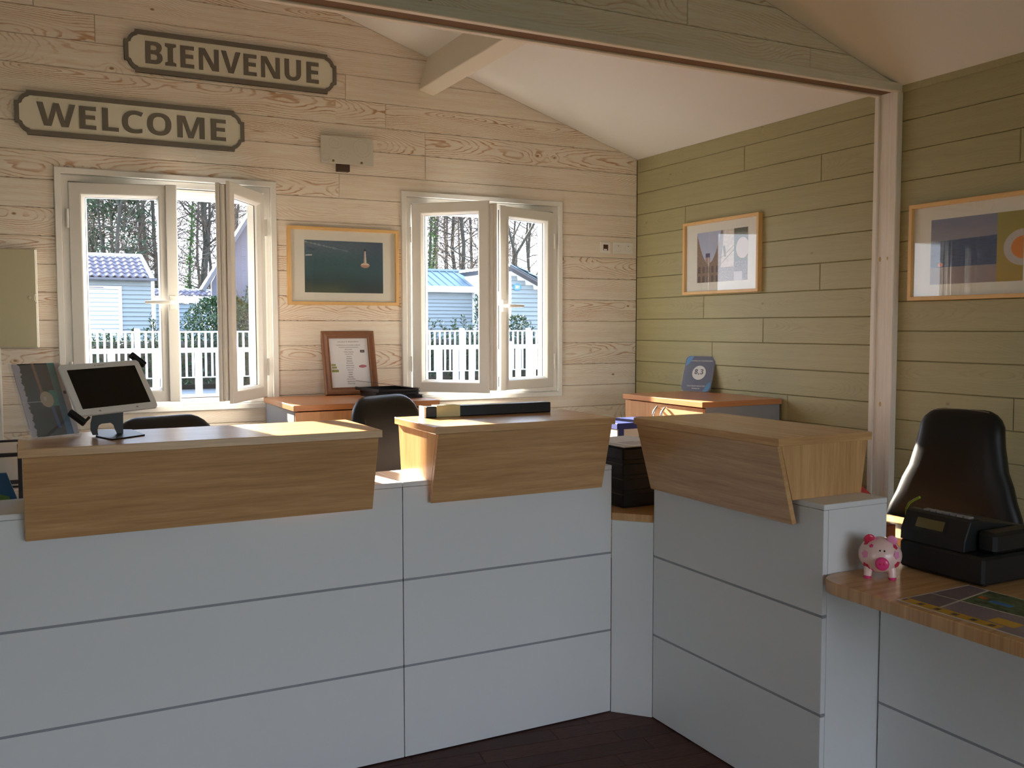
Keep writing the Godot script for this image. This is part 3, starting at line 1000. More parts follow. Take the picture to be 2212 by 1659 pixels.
# ---------------------------------------------------------------- things on the walls
func sign_board(label: String, words: String, c: Vector3, L: float, H: float, tw: float) -> void:
	var t := thing("wall_sign", label, "sign", c, "welcome signs on the plank wall")
	var h := H / 2.0
	var e := L / 2.0
	var quarter := [Vector2(e - 0.052, h), Vector2(e - 0.05, h - 0.013), Vector2(e - 0.036, h - 0.020), Vector2(e - 0.022, h - 0.036), Vector2(e - 0.015, h - 0.052), Vector2(e - 0.001, h - 0.054)]
	var outer := PackedVector2Array()
	var inner := PackedVector2Array()
	var qi := [Vector2(e - 0.066, h - 0.023), Vector2(e - 0.06, h - 0.029), Vector2(e - 0.047, h - 0.034), Vector2(e - 0.036, h - 0.046), Vector2(e - 0.031, h - 0.06), Vector2(e - 0.02, h - 0.066)]
	for s in [[1, 1, false], [1, -1, true], [-1, -1, false], [-1, 1, true]]:
		for i in quarter.size():
			var k: int = quarter.size() - 1 - i if s[2] else i
			outer.append(quarter[k] * Vector2(s[0], s[1]))
			inner.append(qi[k] * Vector2(s[0], s[1]))
	var mb := MB.new()
	mb.xf = Transform3D(Basis(), c)
	mb.prism(outer, 0.0, 0.012, 0.0)
	part("board", mb, M.cream_board, t)
	mb = MB.new()
	mb.xf = Transform3D(Basis(), c)
	for i in outer.size():
		var j := (i + 1) % outer.size()
		var a := outer[i]
		var b := outer[j]
		var p := inner[i]
		var q := inner[j]
		mb.quad(Vector3(a.x, a.y, 0.02), Vector3(b.x, b.y, 0.02), Vector3(q.x, q.y, 0.02), Vector3(p.x, p.y, 0.02), Vector3.BACK)
		mb.quad(Vector3(a.x, a.y, 0.0), Vector3(b.x, b.y, 0.0), Vector3(b.x, b.y, 0.02), Vector3(a.x, a.y, 0.02), Vector3(a.x + b.x, (a.y + b.y) * 5.0, 0))
		mb.quad(Vector3(p.x, p.y, 0.01), Vector3(q.x, q.y, 0.01), Vector3(q.x, q.y, 0.02), Vector3(p.x, p.y, 0.02), -Vector3(p.x + q.x, (p.y + q.y) * 5.0, 0))
	part("frame", mb, M.sign_dark, t, "dark grey notched border")
	lettering(t, "lettering", words, Transform3D(Basis(), c + Vector3(0, 0, 0.0115)), tw, H * 0.535, M.sign_dark, true, 0.006)
	for s in [-1, 1]:
		mb = MB.new()
		mb.xf = Transform3D(Basis(Vector3.RIGHT, PI / 2), c + Vector3(s * (e - 0.1), h - 0.034, 0.012))
		mb.lathe([Vector2(0, 0.002), Vector2(0.003, 0.0015), Vector2(0.0035, 0)], 10)
		part("screw", mb, M.cream_board, t)

# frame hung on a wall; at: lower corner, local x right, y up, z out
func hung_picture(called: String, label: String, at: Transform3D, w: float, h: float, photo: Rect2, tex: Texture2D, fw := 0.018) -> Node3D:
	var t := thing(called, label, "picture", at.origin, "framed photographs on the walls")
	var mb := MB.new()
	mb.xf = at
	mb.ring(w, h, [Vector2(0, 0), Vector2(0, 0.027), Vector2(0.0015, 0.0285), Vector2(fw - 0.0015, 0.0285), Vector2(fw, 0.027), Vector2(fw, 0.008)])
	part("frame", mb, M.frame_ash, t)
	mb = MB.new()
	mb.xf = at
	mb.box(Vector3(fw * 0.5, fw * 0.5, 0.004), Vector3(w - fw * 0.5, h - fw * 0.5, 0.012), 0.0)
	part("mount", mb, M.mount_card, t)
	mb = MB.new()
	mb.xf = at
	print_quad(mb, photo, 0.0128)
	var pm := mat("photo_" + called + str(used.get(called, 0)), Color.WHITE, 0.6)
	pm.albedo_texture = tex
	pm.texture_repeat = false
	part("photograph", mb, pm, t)
	mb = MB.new()
	mb.xf = at
	mb.quad(Vector3(fw, fw, 0.016), Vector3(w - fw, fw, 0.016), Vector3(w - fw, h - fw, 0.016), Vector3(fw, h - fw, 0.016), Vector3.BACK)
	part("pane", mb, M.pane_glass, t)
	return t

func print_quad(mb: MB, r: Rect2, z: float, deep := 0.0006) -> void:
	var a := Vector3(r.position.x, r.position.y, z)
	var b := Vector3(r.end.x, r.position.y, z)
	var c := Vector3(r.end.x, r.end.y, z)
	var d := Vector3(r.position.x, r.end.y, z)
	mb.flat(a, b, c, Vector3.BACK, Vector2(0, 1), Vector2(1, 1), Vector2(1, 0))
	mb.flat(a, c, d, Vector3.BACK, Vector2(0, 1), Vector2(1, 0), Vector2(0, 0))
	var e := Vector3(0, 0, -deep)
	for q in [[a, b, Vector3.DOWN], [b, c, Vector3.RIGHT], [c, d, Vector3.UP], [d, a, Vector3.LEFT]]:
		mb.flat(q[0], q[1], q[1] + e, q[2], Vector2(0, 1), Vector2(1, 1), Vector2(1, 1))
		mb.flat(q[0], q[1] + e, q[0] + e, q[2], Vector2(0, 1), Vector2(1, 1), Vector2(0, 1))

func build_wall_things() -> void:
	sign_board("dark framed cream sign reading BIENVENUE", "BIENVENUE", Vector3(-2.534, 2.869, 0.0), 1.074, 0.207, 0.877)
	sign_board("dark framed cream sign reading WELCOME", "WELCOME", Vector3(-3.027, 2.518, 0.0), 1.063, 0.207, 0.874)
	# sea photograph
	var nz := noise(201, 1.0, 3)
	var sea := picture(360, 230, func(x: int, y: int) -> Color:
		var u := x / 360.0
		var v := y / 230.0
		var c := srgb(86, 108, 126).lerp(srgb(44, 88, 98), smoothstep(0.05, 0.5, v)).lerp(srgb(22, 50, 56), smoothstep(0.5, 1.0, v))
		c = c.lerp(srgb(74, 86, 66), smoothstep(0.7, 1.0, v) * (1.0 - smoothstep(0.35, 0.75, u)))
		c = c.lerp(srgb(40, 62, 96), smoothstep(0.5, 1.0, u) * (1.0 - v) * 0.5)
		c *= 1.0 + 0.14 * nz.get_noise_2d(u * 16.0, v * 60.0)
		var wave := absf(v - (0.03 + 0.3 * u)) + 0.02 * nz.get_noise_2d(u * 20.0, 3.0)
		if u < 0.55:
			c = c.lerp(srgb(176, 188, 190), (1.0 - smoothstep(0.0, 0.022, wave)) * (0.8 - u))
		if absf(v - 0.29 + 0.1 * u) < 0.012 and u > 0.01 and u < 0.09:
			c = srgb(206, 212, 210)
		var lx := (u - 0.762)
		var hw := 0.009 + 0.013 * clampf((v - 0.15) / 0.28, 0.0, 1.0)
		if v > 0.17 and v < 0.44 and absf(lx) < hw:
			c = srgb(226, 212, 204) if lx > -hw * 0.3 else srgb(150, 128, 124)
		if v > 0.135 and v <= 0.175 and absf(lx) < 0.011:
			c = srgb(40, 40, 52)
		var e := Vector2((u - 0.765) / 0.058, (v - 0.455) / 0.05).length()
		if e < 1.0:
			c = srgb(226, 200, 182) if v < 0.45 else srgb(190, 146, 128)
		return c)
	hung_picture("sea_picture", "pale wood framed photograph of a lighthouse in the sea", Transform3D(Basis(), Vector3(-2.281, 1.622, 0.0)), 0.631, 0.424, Rect2(0.094, 0.068, 0.447, 0.284), sea)
	# courtyard collage on the green wall
	var nf := noise(211, 1.0, 3)
	var fort := picture(320, 260, func(x: int, y: int) -> Color:
		var u := x / 320.0
		var v := y / 260.0
		var c := srgb(168, 176, 206).lerp(srgb(196, 204, 224), v)
		var rim := 0.62 - 2.6 * (u - 0.24) * (u - 0.24) * 4.0
		if u < 0.52 and v > rim:
			c = srgb(150, 122, 104) * (0.9 + 0.2 * nf.get_noise_2d(u * 30.0, v * 30.0))
			for row in [0.74, 0.93]:
				var k := fposmod(u * 11.0, 1.0)
				if absf(k - 0.5) < 0.27 and v > row - 0.07 + 0.09 * absf(k - 0.5) and v < row + 0.07 and v > rim + 0.05:
					c = srgb(84, 66, 60)
		if absf(u - 0.22) < 0.045 and v > 0.42 and v < rim + 0.02:
			c = srgb(166, 140, 130) if v > 0.5 else srgb(64, 58, 108)
		if u >= 0.5 - 0.1 * (v - 0.5) and u < 0.74:
			c = srgb(222, 212, 200) * (0.96 + 0.1 * nf.get_noise_2d(u * 12.0, v * 12.0))
			if absf(u - 0.56 - 0.1 * (v - 0.45)) < 0.02 and v > 0.3 and v < 0.52:
				c = srgb(110, 96, 92)
			if absf(u + v - 1.14) < 0.012 or absf(u * 0.9 + v - 0.98) < 0.008:
				c = srgb(150, 132, 118)
			if v > 0.72:
				c = c.lerp(srgb(104, 92, 100), 0.7 + 0.5 * nf.get_noise_2d(u * 60.0, v * 30.0))
		elif u >= 0.74:
			c = srgb(92, 98, 74) * (0.85 + 0.6 * nf.get_noise_2d(u * 40.0, v * 40.0))
			if Vector2((u - 0.9) / 0.12, (v - 0.38) / 0.2).length() < 1.0:
				c = srgb(214, 202, 198)
			if v > 0.62:
				c = srgb(122, 108, 120) * (0.9 + 0.5 * nf.get_noise_2d(u * 30.0, v * 20.0))
			if v > 0.82 and u < 0.9:
				c = srgb(196, 190, 200)
		return c)
	var gx := Basis(Vector3(0, 0, 1), Vector3(0, 1, 0), Vector3(-1, 0, 0))
	var pl := onx(1506, 560, -0.013).z
	var pr := onx(1615, 560, -0.013).z
	hung_picture("courtyard_picture", "pale wood framed photo collage on the green wall over the cupboard", Transform3D(gx, Vector3(0.0, 1.69, 0.516)), 0.656, 0.426, Rect2(pl - 0.516, 0.068, pr - pl, 0.29), fort)
	# beach picture beyond the post
	var nb := noise(221, 1.0, 3)
	var beach := picture(320, 220, func(x: int, y: int) -> Color:
		var u := x / 320.0
		var v := y / 220.0
		var c := srgb(118, 124, 152).lerp(srgb(136, 134, 150), smoothstep(0.0, 0.3, v + 0.1 * nb.get_noise_2d(u * 3.0, v * 6.0)))
		if v > 0.34 - 0.04 * u:
			c = srgb(56, 82, 128) * (0.92 + 0.2 * nb.get_noise_2d(u * 8.0, v * 30.0))
		if v > 0.74:
			c = srgb(146, 134, 138)
		if Vector2((u - 0.115) / 0.03, (v - 0.7) / 0.03).length() < 1.0:
			c = srgb(214, 96, 56)
		if u > 0.73:
			c = srgb(150, 142, 60).lerp(srgb(166, 140, 44), v)
			var d := Vector2((u - 1.0) / 0.2, (v - 0.52) / 0.26).length()
			if d < 1.0:
				c = srgb(186, 180, 178)
			if d < 0.62:
				c = srgb(212, 128, 38)
		return c)
	var ql := onx(2010, 560, -0.013).z
	var qr := onx(2210, 560, -0.013).z
	hung_picture("beach_picture", "pale wood framed print of blue water and a yellow panel on the darker green planks", Transform3D(gx, Vector3(0.0, 1.615, 2.139)), qr + (ql - 2.139) - 2.139, 0.424, Rect2(ql - 2.139, 0.068, qr - ql, 0.28), beach)
	# frosted wall light
	var wl := thing("wall_light", "square frosted plate wall light with ring pattern over a brown bracket", "light", Vector3(-1.95, 2.45, 0.0))
	boxpart("bracket", Vector3(-2.003, 2.352, 0.0), Vector3(-1.933, 2.46, 0.035), M.brown_metal, wl, 0.002)
	var mb := MB.new()
	mb.box(Vector3(-2.098, 2.39, 0.04), Vector3(-1.803, 2.537, 0.047), 0.001)
	part("plate", mb, M.frosted, wl)
	for q in [[-2.018, 2.5, 0.036, 0.03], [-2.018, 2.497, 0.02, 0.014], [-1.866, 2.482, 0.05, 0.05], [-1.863, 2.487, 0.034, 0.036], [-1.972, 2.438, 0.026, 0.022], [-1.974, 2.437, 0.012, 0.01], [-2.072, 2.42, 0.022, 0.02]]:
		mb = MB.new()
		var pa := []
		for i in 25:
			var a := TAU * i / 24
			pa.append(Vector3(q[0] + cos(a) * q[2], clampf(q[1] + sin(a) * q[3], 2.393, 2.535), 0.0472))
		mb.tube(pa, [0.0012], 5, false)
		part("ring", mb, M.frosted, wl)
	for x in [-2.03, -1.87]:
		mb = MB.new()
		mb.xf = Transform3D(Basis(Vector3.RIGHT, PI / 2), Vector3(x, 2.403, 0.047))
		mb.lathe([Vector2(0, 0.005), Vector2(0.006, 0.004), Vector2(0.007, 0)], 12)
		part("screw", mb, M.brass, wl, "brass screw cap")
	# switch and socket plates
	var sw := thing("switch_plate", "single white wall plate with dark red insert", "switch", Vector3(-0.246, 2.005, 0.0))
	boxpart("plate", Vector3(-0.283, 1.968, 0.0), Vector3(-0.209, 2.042, 0.009), M.white_plastic, sw, 0.003)
	boxpart("insert", Vector3(-0.263, 1.986, 0.006), Vector3(-0.226, 2.024, 0.0095), mat("dark_red", srgb(74, 30, 26), 0.4), sw, 0.001)
	boxpart("rocker", Vector3(-0.259, 1.987, 0.009), Vector3(-0.236, 1.996, 0.012), M.white_plastic, sw, 0.001)
	var so := thing("socket_plate", "double white socket plate in the corner by the green wall", "socket", Vector3(-0.11, 2.006, 0.0))
	boxpart("plate", Vector3(-0.188, 1.97, 0.0), Vector3(-0.034, 2.043, 0.009), M.white_plastic, so, 0.003)
	for x in [-0.149, -0.073]:
		mb = MB.new()
		mb.xf = Transform3D(Basis(Vector3.RIGHT, PI / 2), Vector3(x, 2.006, 0.0085))
		mb.lathe([Vector2(0.026, 0.002), Vector2(0.024, 0.0024), Vector2(0.0225, 0.001), Vector2(0.0225, -0.004), Vector2(0, -0.004)], 20)
		var ou := part("outlet", mb, M.white_plastic, so)
		mb = MB.new()
		for d in [-0.009, 0.009]:
			mb.xf = Transform3D(Basis(Vector3.RIGHT, PI / 2), Vector3(x + d, 2.006, 0.0048))
			mb.lathe([Vector2(0.0028, 0.0), Vector2(0.0, 0.0003)], 8)
		mb.xf = Transform3D(Basis(Vector3.RIGHT, PI / 2), Vector3(x, 2.018, 0.0048))
		mb.lathe([Vector2(0.003, 0.006), Vector2(0.0, 0.007)], 8)
		part("contact", mb, M.ink, ou)
	# electrical panel and trunking at the left
	var ep := thing("electrical_panel", "pale glossy electrical panel door beside the window", "panel", Vector3(-3.66, 1.403, 0.0))
	boxpart("box", Vector3(-3.93, 1.403, 0.0), Vector3(-3.484, 1.872, 0.045), M.white_plastic, ep, 0.003)
	var pd := boxpart("door", Vector3(-3.93, 1.405, 0.046), Vector3(-3.49, 1.87, 0.06), mat("panel_door", srgb(196, 190, 158), 0.12), ep, 0.003)
	mb = MB.new()
	var arc := []
	for i in 9:
		var a := PI / 2 + PI * i / 8
		arc.append(Vector3(-3.488 + cos(a) * 0.012, 1.64 + sin(a) * 0.022, 0.061))
	mb.tube(arc, [0.002], 6)
	part("pull", mb, M.white_plastic, pd)
	mb = MB.new()
	mb.xf = Transform3D(Basis(Vector3.RIGHT, PI / 2), Vector3(-3.52, 1.642, 0.06))
	mb.lathe([Vector2(0, 0.002), Vector2(0.008, 0.002), Vector2(0.009, 0)], 14)
	part("catch", mb, M.panel_door, pd)
	var tr := thing("cable_trunking", "white cable trunking running down from the electrical panel", "trunking", Vector3(-3.66, 0.2, 0.0))
	boxpart("channel", Vector3(-3.72, 0.1, 0.0), Vector3(-3.648, 1.402, 0.022), M.white_plastic, tr, 0.002)
	boxpart("cover", Vector3(-3.716, 0.1, 0.0222), Vector3(-3.652, 1.402, 0.027), M.white_plastic, tr, 0.002)

# ---------------------------------------------------------------- chairs
func spow(x: float, p: float) -> float:
	return signf(x) * pow(absf(x), p)

# upholstered pad: local x across, y up, z front. half widths given at fractions of the height
func pad(mb: MB, at: Transform3D, y0: float, y1: float, widths: Array, th: float, corner: float, bow: float) -> void:
	var rows := []
	var nr := 22
	var h := y1 - y0
	for i in nr + 1:
		var k := 0.5 - 0.5 * cos(PI * i / nr)
		var y := y0 + h * k
		var f := k * (widths.size() - 1)
		var q := mini(int(f), widths.size() - 2)
		var hw: float = lerpf(widths[q], widths[q + 1], smoothstep(0.0, 1.0, f - q))
		var top := y1 - y
		if top < corner:
			hw -= corner - sqrt(maxf(0.0, corner * corner - (corner - top) * (corner - top)))
		var bot := y - y0
		if bot < corner * 0.6:
			var c := corner * 0.6
			hw -= c - sqrt(maxf(0.0, c * c - (c - bot) * (c - bot)))
		var e := pow(maxf(0.0, 1.0 - pow(absf(2.0 * k - 1.0), 9.0)), 0.5)
		var r := PackedVector3Array()
		for j in 28:
			var a := TAU * j / 28
			var x := hw * spow(cos(a), 0.42)
			r.append(at * Vector3(x, y, -th * e * spow(sin(a), 0.75) + bow * (x * x) - 0.06 * pow(k - 0.35, 2.0)))
		rows.append(r)
	mb.grid(rows, true)

func office_chair(label: String, at: Vector3, yaw: float, lean: float, style: int, rise := 0.5) -> Node3D:
	var t := thing("office_chair", label, "chair", at, "black office chairs behind the counters")
	var x := Transform3D(Basis(Vector3.UP, yaw), at)
	var back := x * Transform3D(Basis(Vector3.RIGHT, lean), Vector3(0, rise, -0.22))
	var mb := MB.new()
	if style == 0:
		pad(mb, back, 0.04, 0.7, [0.215, 0.225, 0.228, 0.225, 0.215], 0.04, 0.11, 0.5)
		part("backrest", mb, M.black_leather, t)
		mat("thread", srgb(70, 66, 58), 0.8)
		for s in [-1.0, 1.0]:
			mb = MB.new()
			var pa := []
			for i in 18:
				var y := 0.12 + 0.48 * i / 17.0
				pa.append(back * Vector3(s * 0.178, y, 0.041 + 0.5 * 0.0317 - 0.06 * pow((y - 0.04) / 0.66 - 0.35, 2.0)))
			mb.tube(pa, [0.0013], 5)
			part("seam", mb, M.thread, t)
	else:
		pad(mb, back, -0.06, 0.71, [0.25, 0.262, 0.264, 0.258, 0.236, 0.2, 0.168, 0.152, 0.148], 0.052, 0.075, 0.4)
		part("backrest", mb, M.black_leather, t)
		mb = MB.new()
		var pa := []
		for i in 20:
			var u := -0.1 + 0.2 * i / 19.0
			pa.append(back * Vector3(u, 0.7085 - 0.8 * u * u, 0.012))
		mb.tube(pa, [0.0013], 5)
		part("seam", mb, mat("thread_grey", srgb(120, 118, 114), 0.8), t)
	mb = MB.new()
	pad(mb, x * Transform3D(Basis(Vector3.RIGHT, -PI / 2), Vector3(0, 0.47, 0.26)), 0.0, 0.48, [0.2, 0.235, 0.24, 0.235, 0.22], 0.045, 0.08, 0.2)
	part("seat", mb, M.black_leather, t)
	mb = MB.new()
	mb.xf = x
	mb.tube([Vector3(0, 0.43, -0.12), Vector3(0, 0.42, -0.24), Vector3(0, 0.52, -0.29), Vector3(0, 0.7, -0.28)], [0.025, 0.024, 0.022, 0.02], 10)
	part("back_bracket", mb, M.black_plastic, t)
	mb = MB.new()
	mb.xf = x
	mb.lathe([Vector2(0, 0.44), Vector2(0.06, 0.43), Vector2(0.026, 0.4), Vector2(0.026, 0.1), Vector2(0.045, 0.09), Vector2(0.045, 0.06), Vector2(0, 0.055)], 16)
	part("column", mb, M.black_plastic, t)
	for i in 5:
		var a := TAU * i / 5.0 + 0.3
		var d := Vector3(cos(a), 0, sin(a))
		mb = MB.new()
		mb.xf = x
		mb.tube([Vector3(0, 0.09, 0) + d * 0.03, Vector3(0, 0.085, 0) + d * 0.15, Vector3(0, 0.065, 0) + d * 0.29], [0.022, 0.018, 0.014], 8)
		var lg := part("leg", mb, M.black_plastic, t)
		mb = MB.new()
		mb.xf = x * Transform3D(Basis(Vector3.UP, -a), d * 0.285 + Vector3(0, 0.027, 0))
		mb.tube([Vector3(-0.0, 0, -0.022), Vector3(0, 0, 0.022)], [0.026], 14)
		part("caster", mb, M.black_plastic, lg)
	return t

func build_chairs() -> void:
	office_chair("black leather office chair behind the tablet", Vector3(-2.955, 0, 1.2), deg_to_rad(20.0), -0.05, 0, 0.435)
	office_chair("black leather office chair with stitched edges, between two counters in front of the cupboard", Vector3(-1.945, 0, 1.15), deg_to_rad(28.0), -0.05, 0, 0.485)
	office_chair("tall black leather chair with narrow head cushion behind the cash register", Vector3(-0.70, 0, 2.82), deg_to_rad(-72.0), -0.1, 1, 0.485)

# ---------------------------------------------------------------- things on counters and cupboards
func build_desk_things() -> void:
	var S := 1.1655
	# tablet on its stand, facing the visitor
	var tc := Vector3(-3.318, 1.319, 1.95)
	var tb := thing("tablet", "white tablet with dark screen clamped on the counter stand", "tablet", tc)
	var tx := Transform3D(Basis.from_euler(Vector3(deg_to_rad(-35.5), deg_to_rad(23.2), deg_to_rad(2.6))), tc)
	var mb := MB.new()
	mb.xf = tx
	mb.prism(rounded(0.259, 0.181, 0.012), -0.008, 0.0, 0.0015)
	part("body", mb, M.white_plastic, tb)
	mb = MB.new()
	mb.xf = tx
	mb.prism(rounded(0.219, 0.139, 0.001, 1), 0.0001, 0.0007)
	part("screen", mb, M.screen_glass, tb, "switched off black screen")
	lettering(tb, "lettering", "SAMSUNG", tx * Transform3D(Basis(), Vector3(0.0, 0.0795, 0.0001)), 0.022, 0.003, mat("logo_grey", srgb(168, 158, 150), 0.5), true, 0.0004)
	mb = MB.new()
	mb.xf = tx * Transform3D(Basis(Vector3.RIGHT, PI / 2), Vector3(-0.018, 0.0795, 0.0001))
	mb.lathe([Vector2(0.0016, 0.0), Vector2(0.0, 0.0005)], 10)
	part("camera_lens", mb, M.ink, tb)
	for bx in [-0.06, 0.06]:
		mb = MB.new()
		mb.xf = tx * Transform3D(Basis(), Vector3(bx, -0.0805, 0.0))
		mb.prism(ngon(Vector2.ZERO, Vector2(0.004, 0.0025), 12), 0.0, 0.0004)
		part("touch_key", mb, M.logo_grey, tb)
	var ts := thing("tablet_stand", "black metal stand with two clamp arms under the tablet", "stand", Vector3(tc.x, S, tc.z))
	# flat foot, cut out upright and clamps
	var foot := PackedVector2Array()
	for p in [[207, 944], [243, 951], [313, 941], [285, 930], [215, 930]]:
		var w := ony(p[0], p[1], S)
		foot.append(Vector2(w.x, -w.z))
	mb = MB.new()
	mb.xf = Transform3D(Basis(Vector3.RIGHT, Vector3.FORWARD, Vector3.UP), Vector3.ZERO)
	mb.prism(foot, S, S + 0.004, 0.0)
	part("foot", mb, M.black_satin, ts)
	var zs := 1.92
	var up := Transform3D(Basis(Vector3.RIGHT, -0.12), Vector3(0, 0, zs))
	var pl := onz(197, 940, zs)
	var prr := onz(262, 940, zs)
	var tl := onz(203, 900, zs)
	var h0 := S
	mb = MB.new()
	mb.xf = Transform3D(Basis(), Vector3(0, 0, zs))
	var xa := pl.x
	var xb := prr.x
	var pg := PackedVector2Array([Vector2(xa + 0.004, h0 + 0.003), Vector2(xa + 0.02, h0 + 0.003), Vector2(xa + 0.018, h0 + 0.018), Vector2(xa + 0.022, h0 + 0.032), Vector2(xa + 0.03, h0 + 0.037), Vector2(xb - 0.03, h0 + 0.039), Vector2(xb - 0.022, h0 + 0.032), Vector2(xb - 0.018, h0 + 0.018), Vector2(xb - 0.012, h0 + 0.003), Vector2(xb + 0.006, h0 + 0.003), Vector2(xb + 0.008, h0 + 0.12), Vector2(xa + 0.012, h0 + 0.12), Vector2(xa + 0.004, h0 + 0.06), Vector2(xa - 0.001, h0 + 0.04), Vector2(xa - 0.002, h0 + 0.02)])
	mb.prism(pg, -0.004, 0.0)
	part("upright", mb, M.black_satin, ts)
	for c in [Vector2(0.13, 0.0905), Vector2(-0.13, -0.0905)]:
		mb = MB.new()
		var sg := signf(c.x)
		mb.xf = tx * Transform3D(Basis(Vector3.BACK, -0.96), Vector3(c.x + sg * 0.002, c.y + sg * 0.002, 0.0))
		mb.box(Vector3(-0.028, -0.008, -0.016), Vector3(0.028, 0.006, 0.007), 0.003)
		mb.box(Vector3(-0.028 if sg > 0 else 0.02, -0.02 if sg > 0 else 0.0, 0.001), Vector3(-0.02 if sg > 0 else 0.028, 0.0 if sg > 0 else 0.02, 0.007), 0.002)
		part("clamp", mb, M.black_plastic, ts)
	mb = MB.new()
	mb.tube([tx * Vector3(-0.13, -0.09, -0.014), tx * Vector3(-0.02, -0.02, -0.022), tx * Vector3(0.13, 0.09, -0.014)], [0.005], 8)
	part("arm", mb, M.black_plastic, ts)
	# leaflet holder
	var bl := ony(62, 951, S)
	var lh := thing("leaflet_holder", "clear acrylic leaflet holder with a photo leaflet beside the tablet", "holder", bl)
	var nz := noise(231, 1.0, 3)
	var leaf := picture(150, 210, func(x: int, y: int) -> Color:
		var u := x / 150.0
		var v := y / 210.0
		var c := srgb(46, 52, 38) * (0.8 + 0.8 * nz.get_noise_2d(u * 14.0, v * 22.0))
		if u < 0.12 + 0.05 * nz.get_noise_2d(v * 12.0, 1.0):
			c = srgb(206, 198, 208)
		if u > 0.72 + 0.02 * v:
			c = srgb(60, 150, 150).lerp(srgb(66, 116, 160), v)
		if u > 0.88:
			c = srgb(200, 196, 198)
			if absf(u - 0.94) < 0.03 and absf(v - 0.42) < 0.022:
				c = srgb(40, 40, 42)
		if absf(u - (0.42 + 0.08 * v)) < 0.03 and v < 0.5:
			c = srgb(150, 108, 74)
		if absf(u - (0.62 + 0.06 * v)) < 0.05 and v < 0.42:
			c = srgb(58, 48, 50)
		if absf(u - (0.52 + 0.12 * v)) < 0.035 and v > 0.42 and v < 0.9:
			c = srgb(78, 106, 160)
		if absf(u - 0.68) < 0.08 and v > 0.38 and v < 0.6:
			c = srgb(56, 158, 142)
		if Vector2((u - 0.52) / 0.14, (v - 0.5) / 0.11).length() < 1.0:
			c = srgb(204, 184, 148)
		if Vector2((u - 0.49) / 0.03, (v - 0.49) / 0.03).length() < 1.0:
			c = srgb(226, 220, 214)
		if v > 0.52 and v < 0.53 and u < 0.42:
			c = srgb(220, 220, 216)
		return c)
	var lx := Transform3D(Basis.from_euler(Vector3(deg_to_rad(-24.0), deg_to_rad(31.0), 0.0)), Vector3(-3.47, S + 0.004, 1.93))
	lx.origin -= lx.basis.x * 0.069
	mb = MB.new()
	mb.xf = lx
	mb.box(Vector3(-0.012, 0.0, -0.006), Vector3(0.15, 0.243, -0.003), 0.0005)
	mb.box(Vector3(-0.012, 0.0, 0.006), Vector3(0.15, 0.235, 0.0085), 0.0005)
	mb.box(Vector3(-0.012, -0.002, -0.006), Vector3(0.15, 0.0, 0.0085), 0.0003)
	mb.xf = Transform3D()
	mb.xf = Transform3D(Basis(Vector3.UP, deg_to_rad(31.0)), Vector3(-3.47, S, 1.93))
	mb.box(Vector3(-0.081, 0.0, -0.12), Vector3(0.081, 0.003, 0.008), 0.0005)
	part("stand", mb, M.acrylic, lh)
	mb = MB.new()
	mb.xf = lx
	print_quad(mb, Rect2(-0.006, 0.004, 0.152, 0.236), 0.003, 0.002)
	var lm := mat("leaflet_print", Color.WHITE, 0.5)
	lm.albedo_texture = leaf
	lm.texture_repeat = false
	part("leaflet", mb, lm, lh)
	# long black bar with a paper band
	var ba := ony(916, 903, S)
	var bb := ony(1190, 890, S)
	var bar := thing("banner_bar", "long black bar with cream paper band lying on the counter shelf", "bar", ba)
	var dir := (bb - ba).normalized()
	var bx := Transform3D(Basis(dir, Vector3.UP, dir.cross(Vector3.UP)), ba)
	var L := (bb - ba).length()
	mb = MB.new()
	mb.xf = bx
	mb.box(Vector3(0.008, 0.0, -0.05), Vector3(L, 0.04, 0.0), 0.003)
	part("body", mb, M.black_satin, bar)
	mb = MB.new()
	mb.xf = bx
	mb.box(Vector3(0.0, 0.0, -0.052), Vector3(0.008, 0.042, 0.002), 0.001)
	part("end_cap", mb, M.white_plastic, bar)
	mb = MB.new()
	mb.xf = bx
	mb.box(Vector3(0.05, 0.0002, -0.0515), Vector3(0.145, 0.0425, 0.0015), 0.001)
	part("band", mb, mat("cream_paper", srgb(226, 214, 160), 0.7), bar, "cream paper band")
	mb = MB.new()
	mb.xf = bx
	mb.box(Vector3(0.05, 0.0428, -0.03), Vector3(0.12, 0.0445, 0.0), 0.0004)
	part("note", mb, M.cream_paper, bar)
	# document tower with loose sheets
	var T := 0.7865
	var cn := onz(1346, 967, 2.03)
	var dt := thing("document_tower", "black drawer tower with white sheets on top in the counter corner", "drawers", Vector3(cn.x + 0.12, T, 1.89))
	boxpart("body", Vector3(cn.x + 0.004, T, 1.74), Vector3(cn.x + 0.25, cn.y - 0.004, 2.026), M.black_plastic, dt, 0.004)
	var hh := (cn.y - T) / 4.0
	for i in 4:
		boxpart("drawer", Vector3(cn.x, T + 0.006 + i * hh, 1.75), Vector3(cn.x + 0.24, T - 0.004 + (i + 1) * hh, 2.03), M.black_plastic, dt, 0.006)
